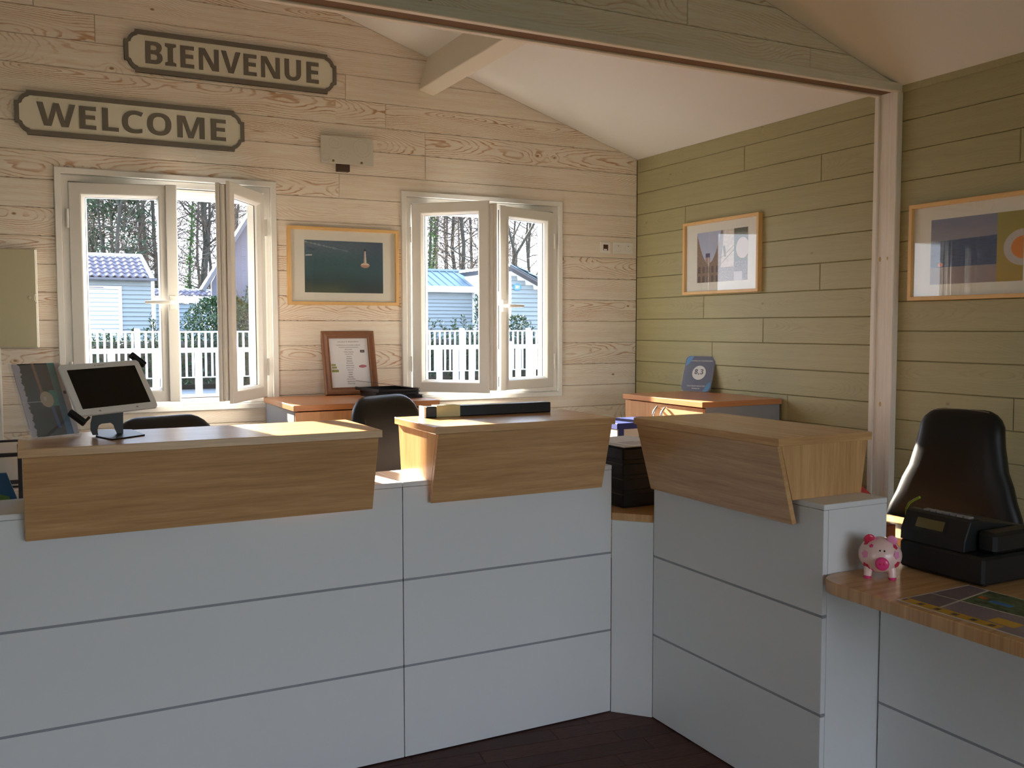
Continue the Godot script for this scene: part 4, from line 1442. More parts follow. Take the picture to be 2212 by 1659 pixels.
	for i in 2:
		var st := thing("paper_sheet", ["white sheet lying flat on the black drawer tower", "printed white sheet lying askew over another on the drawer tower"][i], "paper", Vector3(cn.x + 0.12, cn.y, 1.89), "loose sheets on the drawer tower")
		mb = MB.new()
		mb.xf = Transform3D(Basis(Vector3.UP, 0.0 + i * 0.12), Vector3(cn.x + 0.11 + i * 0.02, cn.y + 0.001 + i * 0.003, 1.89))
		mb.box(Vector3(-0.112, -0.001, -0.148), Vector3(0.112, 0.0015, 0.148), 0.0003)
		part("page", mb, M.paper, st)
		if i == 1:
			for k in 6:
				mb = MB.new()
				mb.xf = Transform3D(Basis(Vector3.UP, 0.12), Vector3(cn.x + 0.13, cn.y + 0.0057, 1.89))
				mb.box(Vector3(-0.09, -0.0002, 0.02 + k * 0.016), Vector3(0.0 + 0.02 * (k % 3), 0.0001, 0.026 + k * 0.016), 0.0)
				part("printed_line", mb, mat("print_grey", srgb(170, 166, 176), 0.8) if not M.has("print_grey") else M.print_grey, st)
	# blue and white box behind it
	var q0 := onz(1334, 915, 1.5)
	var bf := thing("archive_box", "blue and white printed box behind the drawer tower", "box", Vector3(q0.x + 0.15, T, 1.38))
	var blue := mat("box_blue", srgb(46, 62, 140), 0.5)
	boxpart("body", Vector3(q0.x, T, 1.27), Vector3(q0.x + 0.3, q0.y - 0.012, 1.498), M.paper, bf, 0.001)
	boxpart("lid", Vector3(q0.x - 0.003, q0.y - 0.028, 1.265), Vector3(q0.x + 0.303, q0.y, 1.5025), blue, bf, 0.002)
	boxpart("spine", Vector3(q0.x + 0.005, T + 0.002, 1.496), Vector3(q0.x + 0.036, q0.y - 0.028, 1.5), blue, bf, 0.0005)
	mb = MB.new()
	mb.xf = Transform3D(Basis(), Vector3(q0.x, q0.y, 1.4982))
	mb.prism(PackedVector2Array([Vector2(0.075, -0.13), Vector2(0.077, -0.078), Vector2(0.09, -0.082), Vector2(0.105, -0.078), Vector2(0.12, -0.066), Vector2(0.16, -0.06), Vector2(0.2, -0.13)]), 0.0, 0.0008)
	part("printed_shape", mb, mat("print_teal", srgb(62, 78, 92), 0.5), bf)
	# framed list on the cupboard
	list_frame()
	# dark folders at the end of the cupboard
	for i in 3:
		var fo := thing("folder", ["black folder at the bottom of the stack on the cupboard", "black folder in the middle of the stack on the cupboard", "black folder with lifted cover on top of the stack on the cupboard"][i], "folder", Vector3(-1.78, 1.1275 + i * 0.017, 0.3), "black folders stacked on the cupboard")
		mb = MB.new()
		mb.xf = Transform3D(Basis(Vector3.UP, [0.05, -0.04, 0.1][i]), Vector3(-1.80 - 0.012 * i, 1.1275 + i * 0.0172, 0.3))
		mb.box(Vector3(-0.12, 0.0, -0.15), Vector3(0.12, 0.002, 0.15), 0.0008)
		mb.box(Vector3(-0.12, 0.0, -0.15), Vector3(-0.116, 0.016, 0.15), 0.001)
		part("cover", mb, M.black_plastic, fo)
		mb = MB.new()
		mb.xf = Transform3D(Basis(Vector3.UP, [0.05, -0.04, 0.1][i]), Vector3(-1.80 - 0.012 * i, 1.1275 + i * 0.0172, 0.3))
		mb.box(Vector3(-0.114, 0.0022, -0.145), Vector3(0.114, 0.0135, 0.145), 0.0005)
		part("pages", mb, mat("dark_pages", srgb(54, 54, 60), 0.7) if not M.has("dark_pages") else M.dark_pages, fo)
		mb = MB.new()
		mb.xf = Transform3D(Basis(Vector3.UP, [0.05, -0.04, 0.1][i]), Vector3(-1.80 - 0.012 * i, 1.1275 + i * 0.0172 + 0.0138, 0.3)) * Transform3D(Basis(Vector3.BACK, -0.14 if i == 2 else 0.0), Vector3(0.12, 0.0, 0.0))
		mb.box(Vector3(-0.24, 0.0, -0.15), Vector3(0.0, 0.0022, 0.15), 0.0008)
		part("cover", mb, M.black_plastic, fo)
	# award plaque
	award()
	# brochure rack at the left end
	rack()
	# pig, register, map and small things
	piggy()
	register()
	desk_map()
	var rd := thing("red_folder", "red card folder leaning behind the side counter", "folder", Vector3(-1.13, 0.7865, 2.9))
	mb = MB.new()
	mb.xf = Transform3D(Basis(Vector3.FORWARD, 0.0), Vector3.ZERO)
	var rp := onz(1862, 1050, 2.93)
	var rq := onz(1884, 1070, 2.93)
	mb.prism(PackedVector2Array([Vector2(rp.x - 0.05, 0.787), Vector2(rq.x + 0.05, 0.787), Vector2(rq.x + 0.05, rq.y - 0.035), Vector2(rp.x, rp.y), Vector2(rp.x - 0.05, rp.y - 0.01)]), 2.925, 2.931)
	part("card", mb, mat("red_card", srgb(176, 52, 48), 0.6), rd)
	var pb := thing("red_box", "dark red flat box under the plate behind the side counter", "box", Vector3(-1.06, 0.7865, 2.8))
	boxpart("carton", Vector3(-1.13, 0.7865, 2.72), Vector3(-0.96, 0.836, 2.895), mat("dark_red_card", srgb(112, 36, 30), 0.6), pb, 0.002)
	var pc := Vector3(-1.06, 0.8365, 2.82)
	var pt := thing("plate", "small white plate on the dark red box", "plate", pc)
	mb = MB.new()
	mb.xf = Transform3D(Basis(), pc)
	mb.lathe([Vector2(0, 0.0), Vector2(0.05, 0.0), Vector2(0.085, 0.012), Vector2(0.083, 0.014), Vector2(0.05, 0.004), Vector2(0, 0.004)], 28)
	part("dish", mb, M.white_plastic, pt)
	var pk := thing("gourd", "striped orange and brown gourd lying on the small plate", "gourd", pc + Vector3(0, 0.004, 0))
	mb = MB.new()
	var rows := []
	for i in 13:
		var a := -PI / 2 + PI * i / 12.0
		var r := PackedVector3Array()
		for j in 32:
			var b := TAU * j / 32
			var k := 1.0 + 0.05 * cos(b * 8.0)
			r.append(pc + Vector3(0, 0.038, 0) + Vector3(cos(a) * cos(b) * 0.048 * k, sin(a) * 0.034, -cos(a) * sin(b) * 0.048 * k))
		rows.append(r)
	mb.grid(rows, true)
	part("fruit", mb, mat("gourd_orange", srgb(190, 116, 66), 0.5), pk)
	for j in 8:
		mb = MB.new()
		var b := TAU * j / 8
		var pa := []
		for i in 9:
			var a := -1.1 + 2.3 * i / 8.0
			pa.append(pc + Vector3(0, 0.038, 0) + Vector3(cos(a) * cos(b) * 0.0502, sin(a) * 0.0345, -cos(a) * sin(b) * 0.0502))
		mb.tube(pa, [0.002, 0.004, 0.005, 0.005, 0.006, 0.005, 0.004, 0.003, 0.002], 6)
		part("stripe", mb, mat("gourd_brown", srgb(98, 40, 34), 0.5) if not M.has("gourd_brown") else M.gourd_brown, pk)

func list_frame() -> void:
	var w := 0.299
	var h := 0.36
	var base := Vector3(-2.103, 1.131, 0.098)
	var t := thing("games_list", "brown framed white list of games leaning on the cupboard", "frame", base)
	var at := Transform3D(Basis.from_euler(Vector3(-0.275, -0.03, 0.0)), base)
	var mb := MB.new()
	mb.xf = at
	mb.ring(w, h, [Vector2(0, -0.012), Vector2(0, 0.006), Vector2(0.004, 0.01), Vector2(0.014, 0.011), Vector2(0.03, 0.004), Vector2(0.036, 0.006), Vector2(0.04, 0.005), Vector2(0.04, -0.004)])
	part("frame", mb, M.frame_brown, t)
	mb = MB.new()
	mb.xf = at
	mb.box(Vector3(0.004, 0.004, -0.011), Vector3(w - 0.004, h - 0.004, -0.006), 0.0005)
	part("backboard", mb, M.frame_brown, t)
	mb = MB.new()
	mb.xf = at
	mb.box(Vector3(0.036, 0.036, -0.006), Vector3(w - 0.036, h - 0.036, -0.003), 0.0)
	part("page", mb, mat("white_page", srgb(232, 232, 236), 0.6), t)
	var lines := ["Les jeux à disposition", "Scrabble junior et Scrabble classique", "Triominos junior et Triominos", "Mini-poker", "Petits chevaux", "Jeu de l'oie", "Échecs", "Dominos", "Mikados", "Monopoly", "1000 bornes", "Jeu de cartes", "Questions", "Cartes", "UNO", "Boules", "Jeu de palets", "Badminton", "Ping-pong"]
	var wd := [0.118, 0.136, 0.11, 0.042, 0.054, 0.042, 0.026, 0.032, 0.032, 0.038, 0.046, 0.044, 0.034, 0.024, 0.02, 0.026, 0.048, 0.042, 0.04]
	for i in lines.size():
		var y := h - 0.06 if i == 0 else h - 0.066 - 0.0129 * i
		lettering(t, "text_line", lines[i], at * Transform3D(Basis(), Vector3(w * 0.5, y, -0.0031)), wd[i], 0.0085 if i == 0 else 0.0062, M.ink if i > 0 else mat("ink_grey", srgb(90, 88, 92), 0.7), false, 0.0005)
	mb = MB.new()
	mb.xf = at
	mb.box(Vector3(w * 0.5 + 0.065, h - 0.122, -0.0032), Vector3(w * 0.5 + 0.089, h - 0.107, -0.0026), 0.0)
	part("black_label", mb, M.ink, t)
	lettering(t, "lettering", "UNO", at * Transform3D(Basis(), Vector3(w * 0.5 + 0.077, h - 0.1145, -0.0026)), 0.014, 0.005, M.paper, true, 0.0003)
	mb = MB.new()
	mb.xf = at
	mb.prism(PackedVector2Array([Vector2(w * 0.5 + 0.05, h - 0.198), Vector2(w * 0.5 + 0.066, h - 0.192), Vector2(w * 0.5 + 0.082, h - 0.193), Vector2(w * 0.5 + 0.094, h - 0.197), Vector2(w * 0.5 + 0.093, h - 0.205), Vector2(w * 0.5 + 0.072, h - 0.21), Vector2(w * 0.5 + 0.052, h - 0.206)]), -0.0032, -0.0026)
	part("pink_ribbon", mb, mat("ribbon_pink", srgb(186, 112, 124), 0.6), t)
	mb = MB.new()
	mb.xf = at
	for r in [[-0.104, -0.178, -0.08, -0.168], [-0.102, -0.193, -0.075, -0.182], [-0.104, -0.214, -0.066, -0.2]]:
		mb.box(Vector3(w * 0.5 + r[0], h + r[1] - 0.018, -0.0032), Vector3(w * 0.5 + r[2], h + r[3] - 0.018, -0.0026), 0.0)
	part("green_emblem", mb, mat("emblem_green", srgb(150, 160, 92), 0.6), t)
	mb = MB.new()
	mb.xf = Transform3D(Basis(), Vector3(base.x + w * 0.5, 1.1275, 0))
	mb.prism(PackedVector2Array([Vector2(-0.03, 0.0), Vector2(0.03, 0.0), Vector2(0.012, 0.16), Vector2(-0.012, 0.16)]), 0.022, 0.026)
	part("strut", mb, M.frame_brown, t)

func award() -> void:
	var U := 1.1225
	var base := Vector3(-0.1035, U, 0.738)
	var t := thing("award_plaque", "clear edged blue award plaque showing 8,3 in a white disc", "award", base)
	# faces -x, leaning back to the green wall
	var at := Transform3D(Basis.from_euler(Vector3(deg_to_rad(-20.0), deg_to_rad(-66.0), 0.0)), base)
	at.origin = base + at.basis * Vector3(0, 0.113, 0)
	var w := 0.198
	var h := 0.224
	var mb := MB.new()
	mb.xf = at
	mb.prism(rounded(w, h, 0.032, 6), -0.006, 0.006, 0.001)
	part("block", mb, M.acrylic, t)
	mb = MB.new()
	mb.xf = at
	mb.prism(rounded(w - 0.008, h - 0.008, 0.029, 6), -0.0069, -0.0062)
	part("print", mb, mat("award_blue", srgb(48, 66, 112), 0.3), t)
	var sky := mat("award_sky", srgb(70, 146, 202), 0.3)
	for s in [-1.0, 1.0]:
		mb = MB.new()
		mb.xf = at * Transform3D(Basis(Vector3.BACK, 0.0 if s < 0 else PI), Vector3.ZERO)
		mb.prism(PackedVector2Array([Vector2(-0.089, 0.045), Vector2(-0.068, 0.062), Vector2(-0.045, 0.107), Vector2(-0.064, 0.107), Vector2(-0.08, 0.099), Vector2(-0.089, 0.08)]), -0.0061, -0.0056)
		part("corner_flash", mb, sky, t)
	mb = MB.new()
	mb.xf = at
	mb.prism(ngon(Vector2(0.004, 0.006), Vector2(0.043, 0.043), 32), -0.0061, -0.0054)
	part("disc", mb, M.paper, t)
	lettering(t, "lettering", "8,3", at * Transform3D(Basis(), Vector3(0.004, 0.01, -0.0054)), 0.056, 0.036, mat("award_navy", srgb(28, 40, 74), 0.5), true, 0.0005)
	lettering(t, "lettering", "Camping Les Coussellesolles", at * Transform3D(Basis(), Vector3(0.008, 0.079, -0.0061)), 0.142, 0.011, M.paper, false, 0.0005)
	lettering(t, "lettering", "Guest Review Awards 2016", at * Transform3D(Basis(), Vector3(0.0, -0.074, -0.0061)), 0.115, 0.009, M.paper, false, 0.0005)
	lettering(t, "lettering", "Booking.com", at * Transform3D(Basis(), Vector3(0.0, -0.09, -0.0061)), 0.05, 0.009, M.paper, true, 0.0005)
	mb = MB.new()
	mb.xf = at
	mb.box(Vector3(-0.035, -0.112, -0.06), Vector3(0.035, -0.108, -0.006), 0.001)
	part("foot", mb, M.acrylic, t)

func rack() -> void:
	var t := thing("brochure_rack", "dark metal brochure rack behind the end of the long counter", "rack", Vector3(-3.76, 0, 1.5))
	var z := 1.5
	var xr := onz(46, 980, z).x
	var yt := onz(46, 978, z).y
	for x in [xr - 0.012, xr - 0.42]:
		boxpart("post", Vector3(x, 0.0, z - 0.012), Vector3(x + 0.014, yt + 0.03, z + 0.004), M.charcoal_metal, t)
	for y in [yt - 0.012, yt - 0.105, yt - 0.33, yt - 0.55]:
		boxpart("rail", Vector3(xr - 0.42, y, z - 0.01), Vector3(xr, y + 0.013, z + 0.003), M.charcoal_metal, t)
	boxpart("rail", Vector3(xr - 0.42, yt + 0.028, z - 0.1), Vector3(xr + 0.004, yt + 0.036, z - 0.09), M.charcoal_metal, t)
	boxpart("shelf", Vector3(xr - 0.41, yt - 0.12, z - 0.12), Vector3(xr - 0.012, yt - 0.114, z - 0.012), M.charcoal_metal, t)
	boxpart("shelf", Vector3(xr - 0.41, yt - 0.56, z - 0.12), Vector3(xr - 0.012, yt - 0.554, z - 0.012), M.charcoal_metal, t)
	for i in 3:
		var a := xr - 0.004 - 0.135 * i
		var pb := thing("leaflet", "white leaflet standing in the dark brochure rack", "leaflet", Vector3(a - 0.065, yt - 0.114, z - 0.03), "white leaflets in the rack")
		var mb := MB.new()
		mb.xf = Transform3D(Basis(Vector3.RIGHT, -0.3), Vector3(a - 0.065, yt - 0.113, z - 0.02))
		mb.box(Vector3(-0.06, 0.0, -0.004), Vector3(0.06, 0.15, 0.0), 0.0005)
		part("cover", mb, M.paper, pb)
	var bz := 1.77
	var b0 := onz(36, 1074, bz)
	var bt := onz(14, 1022, bz)
	var bk := thing("blue_brochure", "dark blue brochure with green foot standing behind the long counter", "brochure", Vector3(b0.x - 0.06, 0.7865, bz))
	var mb := MB.new()
	mb.xf = Transform3D(Basis(), Vector3(0, 0, bz))
	mb.prism(PackedVector2Array([Vector2(b0.x - 0.14, 0.7865), Vector2(b0.x + 0.045, 0.7865), Vector2(b0.x, b0.y), Vector2(bt.x, bt.y), Vector2(bt.x - 0.14, bt.y + 0.002)]), -0.012, 0.0)
	part("cover", mb, mat("brochure_blue", srgb(32, 84, 124), 0.4), bk)
	mb = MB.new()
	mb.xf = Transform3D(Basis(), Vector3(0, 0, bz + 0.0005))
	mb.prism(PackedVector2Array([Vector2(b0.x - 0.14, 0.79), Vector2(b0.x - 0.005, 0.79), Vector2(b0.x - 0.02, b0.y + 0.004), Vector2(b0.x - 0.045, b0.y + 0.012), Vector2(b0.x - 0.055, b0.y + 0.05), Vector2(b0.x - 0.14, b0.y + 0.07)]), 0.0, 0.001)
	part("printed_foot", mb, mat("brochure_green", srgb(92, 132, 62), 0.4), bk)

func piggy() -> void:
	var base := Vector3(-1.31, 0.7603, 3.135)
	var t := thing("piggy_bank", "round cream and pink piggy bank with flowers on the low desk", "piggy bank", base)
	var yaw := atan2(EYE.x - base.x, EYE.z - base.z) + 0.03
	var x := Transform3D(Basis(Vector3.UP, yaw), base)
	var skin := mat("pig_cream", srgb(240, 206, 196), 0.2)
	var rose := mat("pig_rose", srgb(232, 66, 130), 0.2)
	var pink := mat("pig_pink", srgb(240, 148, 188), 0.2)
	var red := mat("pig_red", srgb(214, 52, 84), 0.25)
	var mb := MB.new()
	mb.xf = x
	mb.ball(Vector3(0, 0.065, 0), Vector3(0.061, 0.053, 0.062), 32)
	part("body", mb, skin, t)
	for s in [[-1, 1], [1, 1], [-1, -1], [1, -1]]:
		mb = MB.new()
		mb.xf = x
		mb.tube([Vector3(s[0] * 0.034, 0.006, s[1] * 0.03), Vector3(s[0] * 0.033, 0.02, s[1] * 0.028), Vector3(s[0] * 0.028, 0.04, s[1] * 0.022)], [0.011, 0.012, 0.015], 14)
		var f := part("leg", mb, skin, t)
		mb = MB.new()
		mb.xf = x
		mb.tube([Vector3(s[0] * 0.034, 0.0, s[1] * 0.03), Vector3(s[0] * 0.034, 0.0065, s[1] * 0.03)], [0.0105, 0.0112], 14)
		part("hoof", mb, rose, f)
	mb = MB.new()
	mb.xf = x * Transform3D(Basis(Vector3.RIGHT, PI / 2), Vector3(0.004, 0.052, 0.048))
	mb.lathe([Vector2(0.017, 0.0), Vector2(0.0195, 0.018), Vector2(0.0185, 0.022), Vector2(0.012, 0.0245), Vector2(0, 0.025)], 24)
	var sn := part("snout", mb, rose, t, "bright pink snout")
	for s in [-1, 1]:
		mb = MB.new()
		mb.xf = x
		mb.ball(Vector3(0.004 + s * 0.006, 0.054, 0.0725), Vector3(0.0026, 0.0042, 0.0022), 10)
		part("nostril", mb, red, sn)
		mb = MB.new()
		mb.xf = x
		mb.ball(Vector3(0.004 + s * 0.006, 0.088, 0.0555), Vector3(0.0026, 0.0032, 0.002), 10)
		part("eye", mb, M.ink, t)
		mb = MB.new()
		mb.xf = x * Transform3D(Basis(Vector3.BACK, -s * 0.55) * Basis(Vector3.RIGHT, 0.35), Vector3(s * 0.03, 0.112, 0.02))
		mb.ball(Vector3(0, 0.003, 0), Vector3(0.016, 0.015, 0.006), 14)
		part("ear", mb, pink if s > 0 else red, t)
	for q in [[-0.62, 0.72, 0.01, 2], [-0.42, 0.62, 0.006, 0], [-0.7, 0.15, 0.011, 1], [-0.62, -0.55, 0.012, 2], [-0.4, -0.75, 0.008, 0], [0.72, 0.2, 0.011, 1], [0.75, -0.35, 0.01, 2], [0.66, 0.6, 0.008, 2], [0.5, 0.85, 0.009, 1], [-0.2, 0.95, 0.008, 1]]:
		var d := Vector3(q[0], q[1], sqrt(maxf(0.05, 1.0 - q[0] * q[0] - q[1] * q[1]))).normalized()
		mb = MB.new()
		var c := Vector3(0, 0.065, 0) + d * Vector3(0.061, 0.053, 0.062)
		var sidev := d.cross(Vector3.UP).normalized()
		var upv := sidev.cross(d)
		mb.xf = x * Transform3D(Basis(sidev, upv, -d), c)
		for k in 5:
			var an := TAU * k / 5.0
			mb.ball(Vector3(cos(an) * q[2] * 0.62, sin(an) * q[2] * 0.62, 0), Vector3(q[2] * 0.5, q[2] * 0.5, 0.0012), 10)
		mb.ball(Vector3.ZERO, Vector3(q[2] * 0.5, q[2] * 0.5, 0.0016), 10)
		part("flower", mb, [rose, pink, red][q[3]], t)

func register() -> void:
	var y := 0.7603
	var t := thing("cash_register", "black cash register with small display on the low desk", "cash register", Vector3(-0.98, y, 3.22))
	var x0 := -1.163
	boxpart("drawer", Vector3(x0, y + 0.004, 3.078), Vector3(-0.78, y + 0.086, 3.368), M.black_plastic, t, 0.008)
	for q in [[x0 + 0.03, 3.1], [-0.81, 3.1], [x0 + 0.03, 3.345], [-0.81, 3.345]]:
		var mf := MB.new()
		mf.xf = Transform3D(Basis(), Vector3(q[0], y, q[1]))
		mf.lathe([Vector2(0.0, 0.0), Vector2(0.012, 0.0), Vector2(0.012, 0.005), Vector2(0.0, 0.005)], 12)
		part("foot", mf, M.black_plastic, t)
	var mb := MB.new()
	# side outline in x, y extruded along z
	mb.xf = Transform3D(Basis(), Vector3(0, y, 3.08))
	mb.prism(PackedVector2Array([Vector2(x0 + 0.004, 0.088), Vector2(-0.785, 0.088), Vector2(-0.785, 0.12), Vector2(-0.88, 0.14), Vector2(-1.07, 0.172), Vector2(-1.1, 0.18), Vector2(-1.125, 0.18), Vector2(-1.133, 0.174), Vector2(x0 + 0.006, 0.12)]), 0.0, 0.222, 0.003)
	part("housing", mb, M.black_plastic, t)
	boxpart("printer_cover", Vector3(-1.11, y + 0.088, 3.304), Vector3(-0.79, y + 0.15, 3.365), M.black_plastic, t, 0.01)
	# slanted visitor display
	var lean := atan2(0.024, 0.054)
	var at := Transform3D(Basis(Vector3(0, 0, 1), Vector3(0, 1, 0), Vector3(-1, 0, 0)) * Basis(Vector3.RIGHT, -lean), Vector3(x0 + 0.019, y + 0.146, 3.175))
	mb = MB.new()
	mb.xf = at
	mb.prism(rounded(0.115, 0.042, 0.003, 2), 0.0, 0.0022)
	var bez := part("display_bezel", mb, M.black_satin, t)
	mb = MB.new()
	mb.xf = at
	mb.prism(rounded(0.096, 0.03, 0.001, 1), 0.0022, 0.0028)
	part("display", mb, mat("lcd_olive", srgb(104, 92, 58), 0.25), bez, "olive lcd display")
	lettering(t, "lettering", "CASIO", at * Transform3D(Basis(), Vector3(-0.062, 0.024, 0.0003)), 0.022, 0.005, mat("logo_silver", srgb(120, 120, 120), 0.5), true, 0.0006)
	for i in 7:
		boxpart("key", Vector3(-1.121, y + 0.179, 3.13 + i * 0.023), Vector3(-1.1, y + 0.185, 3.13 + i * 0.023 + 0.019), mat("key_grey", srgb(140, 138, 138), 0.5) if not M.has("key_grey") else M.key_grey, t, 0.001)
	var hp := thing("highlighter_cord", "lime green bent cord standing behind the cash register", "cord", Vector3(-1.1, y + 0.1, 3.07))
	mb = MB.new()
	var c0 := onx(1958, 1098, -1.05)
	var c1 := onx(1964, 1087, -1.05)
	var c2 := onx(1974, 1080, -1.05)
	var c3 := onx(1987, 1074, -1.05)
	mb.tube([Vector3(c0.x, y, c0.z), Vector3(c0.x, c0.y, c0.z), c1, c2, c3], [0.0035, 0.0035, 0.004, 0.004, 0.004], 8)
	part("strap", mb, mat("lime", srgb(150, 168, 36), 0.5), hp)

func desk_map() -> void:
	var y := 0.7603
	var t := thing("desk_map", "laminated site map with yellow legend lying on the low desk edge", "map", Vector3(-1.3, y, 3.5))
	var nm := noise(241, 1.0, 3)
	var tex := picture(300, 200, func(x: int, yy: int) -> Color:
		var u := x / 300.0
		var v := yy / 200.0
		var c := srgb(112, 128, 88) * (0.85 + 0.35 * nm.get_noise_2d(u * 10.0, v * 10.0))
		if v > 0.55 - 0.1 * u:
			c = srgb(140, 124, 132)
		if u < 0.14 + 0.1 * v:
			c = srgb(128, 112, 116)
		if absf(v - 0.55 + 0.1 * u) < 0.012 or absf(u - 0.14 - 0.1 * v) < 0.008:
			c = srgb(200, 194, 176)
		if v > 0.86 and u < 0.62:
			c = srgb(212, 166, 58)
			if fposmod(u * 9.0, 1.0) < 0.3 and v > 0.89 and v < 0.96:
				c = srgb(84, 60, 70)
		if v > 0.68 and v < 0.84 and u > 0.5 and u < 0.66:
			c = srgb(212, 166, 58)
		if absf(v - 0.3) < 0.04 and u > 0.28 and u < 0.42:
			c = srgb(66, 126, 190)
		if absf(v - 0.26) < 0.03 and absf(u - 0.22) < 0.03:
			c = srgb(204, 104, 44)
		if nm.get_noise_2d(u * 26.0, v * 26.0 + 9.0) > 0.5:
			c = c.lerp(srgb(176, 176, 90), 0.6)
		if u < 0.012 or v > 0.985 or v < 0.012 or u > 0.988:
			c = srgb(214, 208, 200)
		return c)
	var mb := MB.new()
	# local x runs along +z, local y runs to +x, face up
	mb.xf = Transform3D(Basis(Vector3(0, 0, 1), Vector3(1, 0, 0), Vector3(0, 1, 0)) * Basis(Vector3.BACK, 0.02), Vector3(-1.468, y, 3.33))
	print_quad(mb, Rect2(0.0, 0.0, 0.46, 0.3), 0.0016, 0.0014)
	var m := mat("map_print", Color.WHITE, 0.3)
	m.albedo_texture = tex
	m.texture_repeat = false
	part("sheet", mb, m, t)

# ---------------------------------------------------------------- garden beyond the windows
func shared(parent: Node, called: String, m: Mesh, material: Material, at: Transform3D) -> MeshInstance3D:
	var o := MeshInstance3D.new()
	o.name = called
	parent.add_child(o, true)
	o.mesh = m
	o.material_override = material
	o.transform = (parent as Node3D).global_transform.affine_inverse() * at
	return o

func railing(label: String, z: float, x0: float, x1: float, y0: float, y1: float, pitch: float, bw: float, post_at: Array, cap: float) -> void:
	var t := thing("white_railing", label, "railing", Vector3((x0 + x1) / 2, y0, z), "white garden railings")
	boxpart("top_rail", Vector3(x0, y1 - cap, z - 0.035), Vector3(x1, y1, z + 0.035), M.ext_white, t, 0.004)
	boxpart("bottom_rail", Vector3(x0, y0 + 0.05, z - 0.02), Vector3(x1, y0 + 0.05 + cap * 0.7, z + 0.02), M.ext_white, t, 0.004)
	var mb := MB.new()
	mb.box(Vector3(-bw / 2, 0, -0.012), Vector3(bw / 2, y1 - y0 - cap - 0.06, 0.012), 0.003)
	var bm := mesh_of(mb)
	var x := x0 + pitch
	while x < x1:
		shared(t, "baluster", bm, M.ext_white, Transform3D(Basis(), Vector3(x, y0 + 0.06, z)))
		x += pitch
	for p in post_at:
		mb = MB.new()
		mb.box(Vector3(p - 0.05, y0 - 0.25, z - 0.05), Vector3(p + 0.05, y1 + 0.05, z + 0.05), 0.012)
		part("post", mb, M.ext_white, t)

# lapped boards on a facade, bottom to top
func siding(t: Node, x0: float, x1: float, y0: float, y1: float, z: float, step: float, m: Material) -> void:
	var mb := MB.new()
	var a := 0.04
	mb.quad(Vector3(0, 0, a), Vector3(x1 - x0, 0, a), Vector3(x1 - x0, step, 0.004), Vector3(0, step, 0.004), Vector3(0, 0.1, 1))
	mb.quad(Vector3(0, 0, 0), Vector3(x1 - x0, 0, 0), Vector3(x1 - x0, 0, a), Vector3(0, 0, a), Vector3.DOWN)
	mb.quad(Vector3(0, 0, 0), Vector3(0, 0, a), Vector3(0, step, 0.004), Vector3(0, step, 0), Vector3.LEFT)
	mb.quad(Vector3(x1 - x0, 0, 0), Vector3(x1 - x0, 0, a), Vector3(x1 - x0, step, 0.004), Vector3(x1 - x0, step, 0), Vector3.RIGHT)
	mb.quad(Vector3(0, 0, 0), Vector3(x1 - x0, 0, 0), Vector3(x1 - x0, step, 0), Vector3(0, step, 0), Vector3.FORWARD)
	var bm := mesh_of(mb)
	var y := y0
	while y < y1 - 0.02:
		shared(t, "siding_board", bm, m, Transform3D(Basis(), Vector3(x0, y, z)))
		y += step

# roof tile: wavy in x, length along -z and up the slope
func tile_mesh(w: float, l: float) -> ArrayMesh:
	var mb := MB.new()
	var n := 6
	var prof := [0.0, 0.02, 0.044, 0.05, 0.036, 0.01, 0.0]
	for i in n:
		var xa := w * i / n
		var xb := w * (i + 1) / n
		var ya: float = prof[i]
		var yb: float = prof[i + 1]
		mb.quad(Vector3(xa, ya + 0.035, 0), Vector3(xb, yb + 0.035, 0), Vector3(xb, yb, -l), Vector3(xa, ya, -l), Vector3.UP)
		mb.quad(Vector3(xa, ya - 0.004, 0), Vector3(xb, yb - 0.004, 0), Vector3(xb, yb + 0.035, 0), Vector3(xa, ya + 0.035, 0), Vector3.BACK)
	return mesh_of(mb)

func tiled_slope(t: Node, eave: Vector3, ridge_l: Vector3, along: float, cols: int, rows: int, m: Material) -> void:
	var up := ridge_l - eave
	var l := up.length() / rows
	var w := along / cols
	var tm := tile_mesh(w, l * 1.02)
	var zax := -up.normalized()
	var b := Basis(Vector3.RIGHT, zax.cross(Vector3.RIGHT), zax)
	for r in rows:
		for c in cols:
			shared(t, "roof_tile", tm, m, Transform3D(b, eave + up * (float(r) / rows) + Vector3(w * c, 0, 0)))

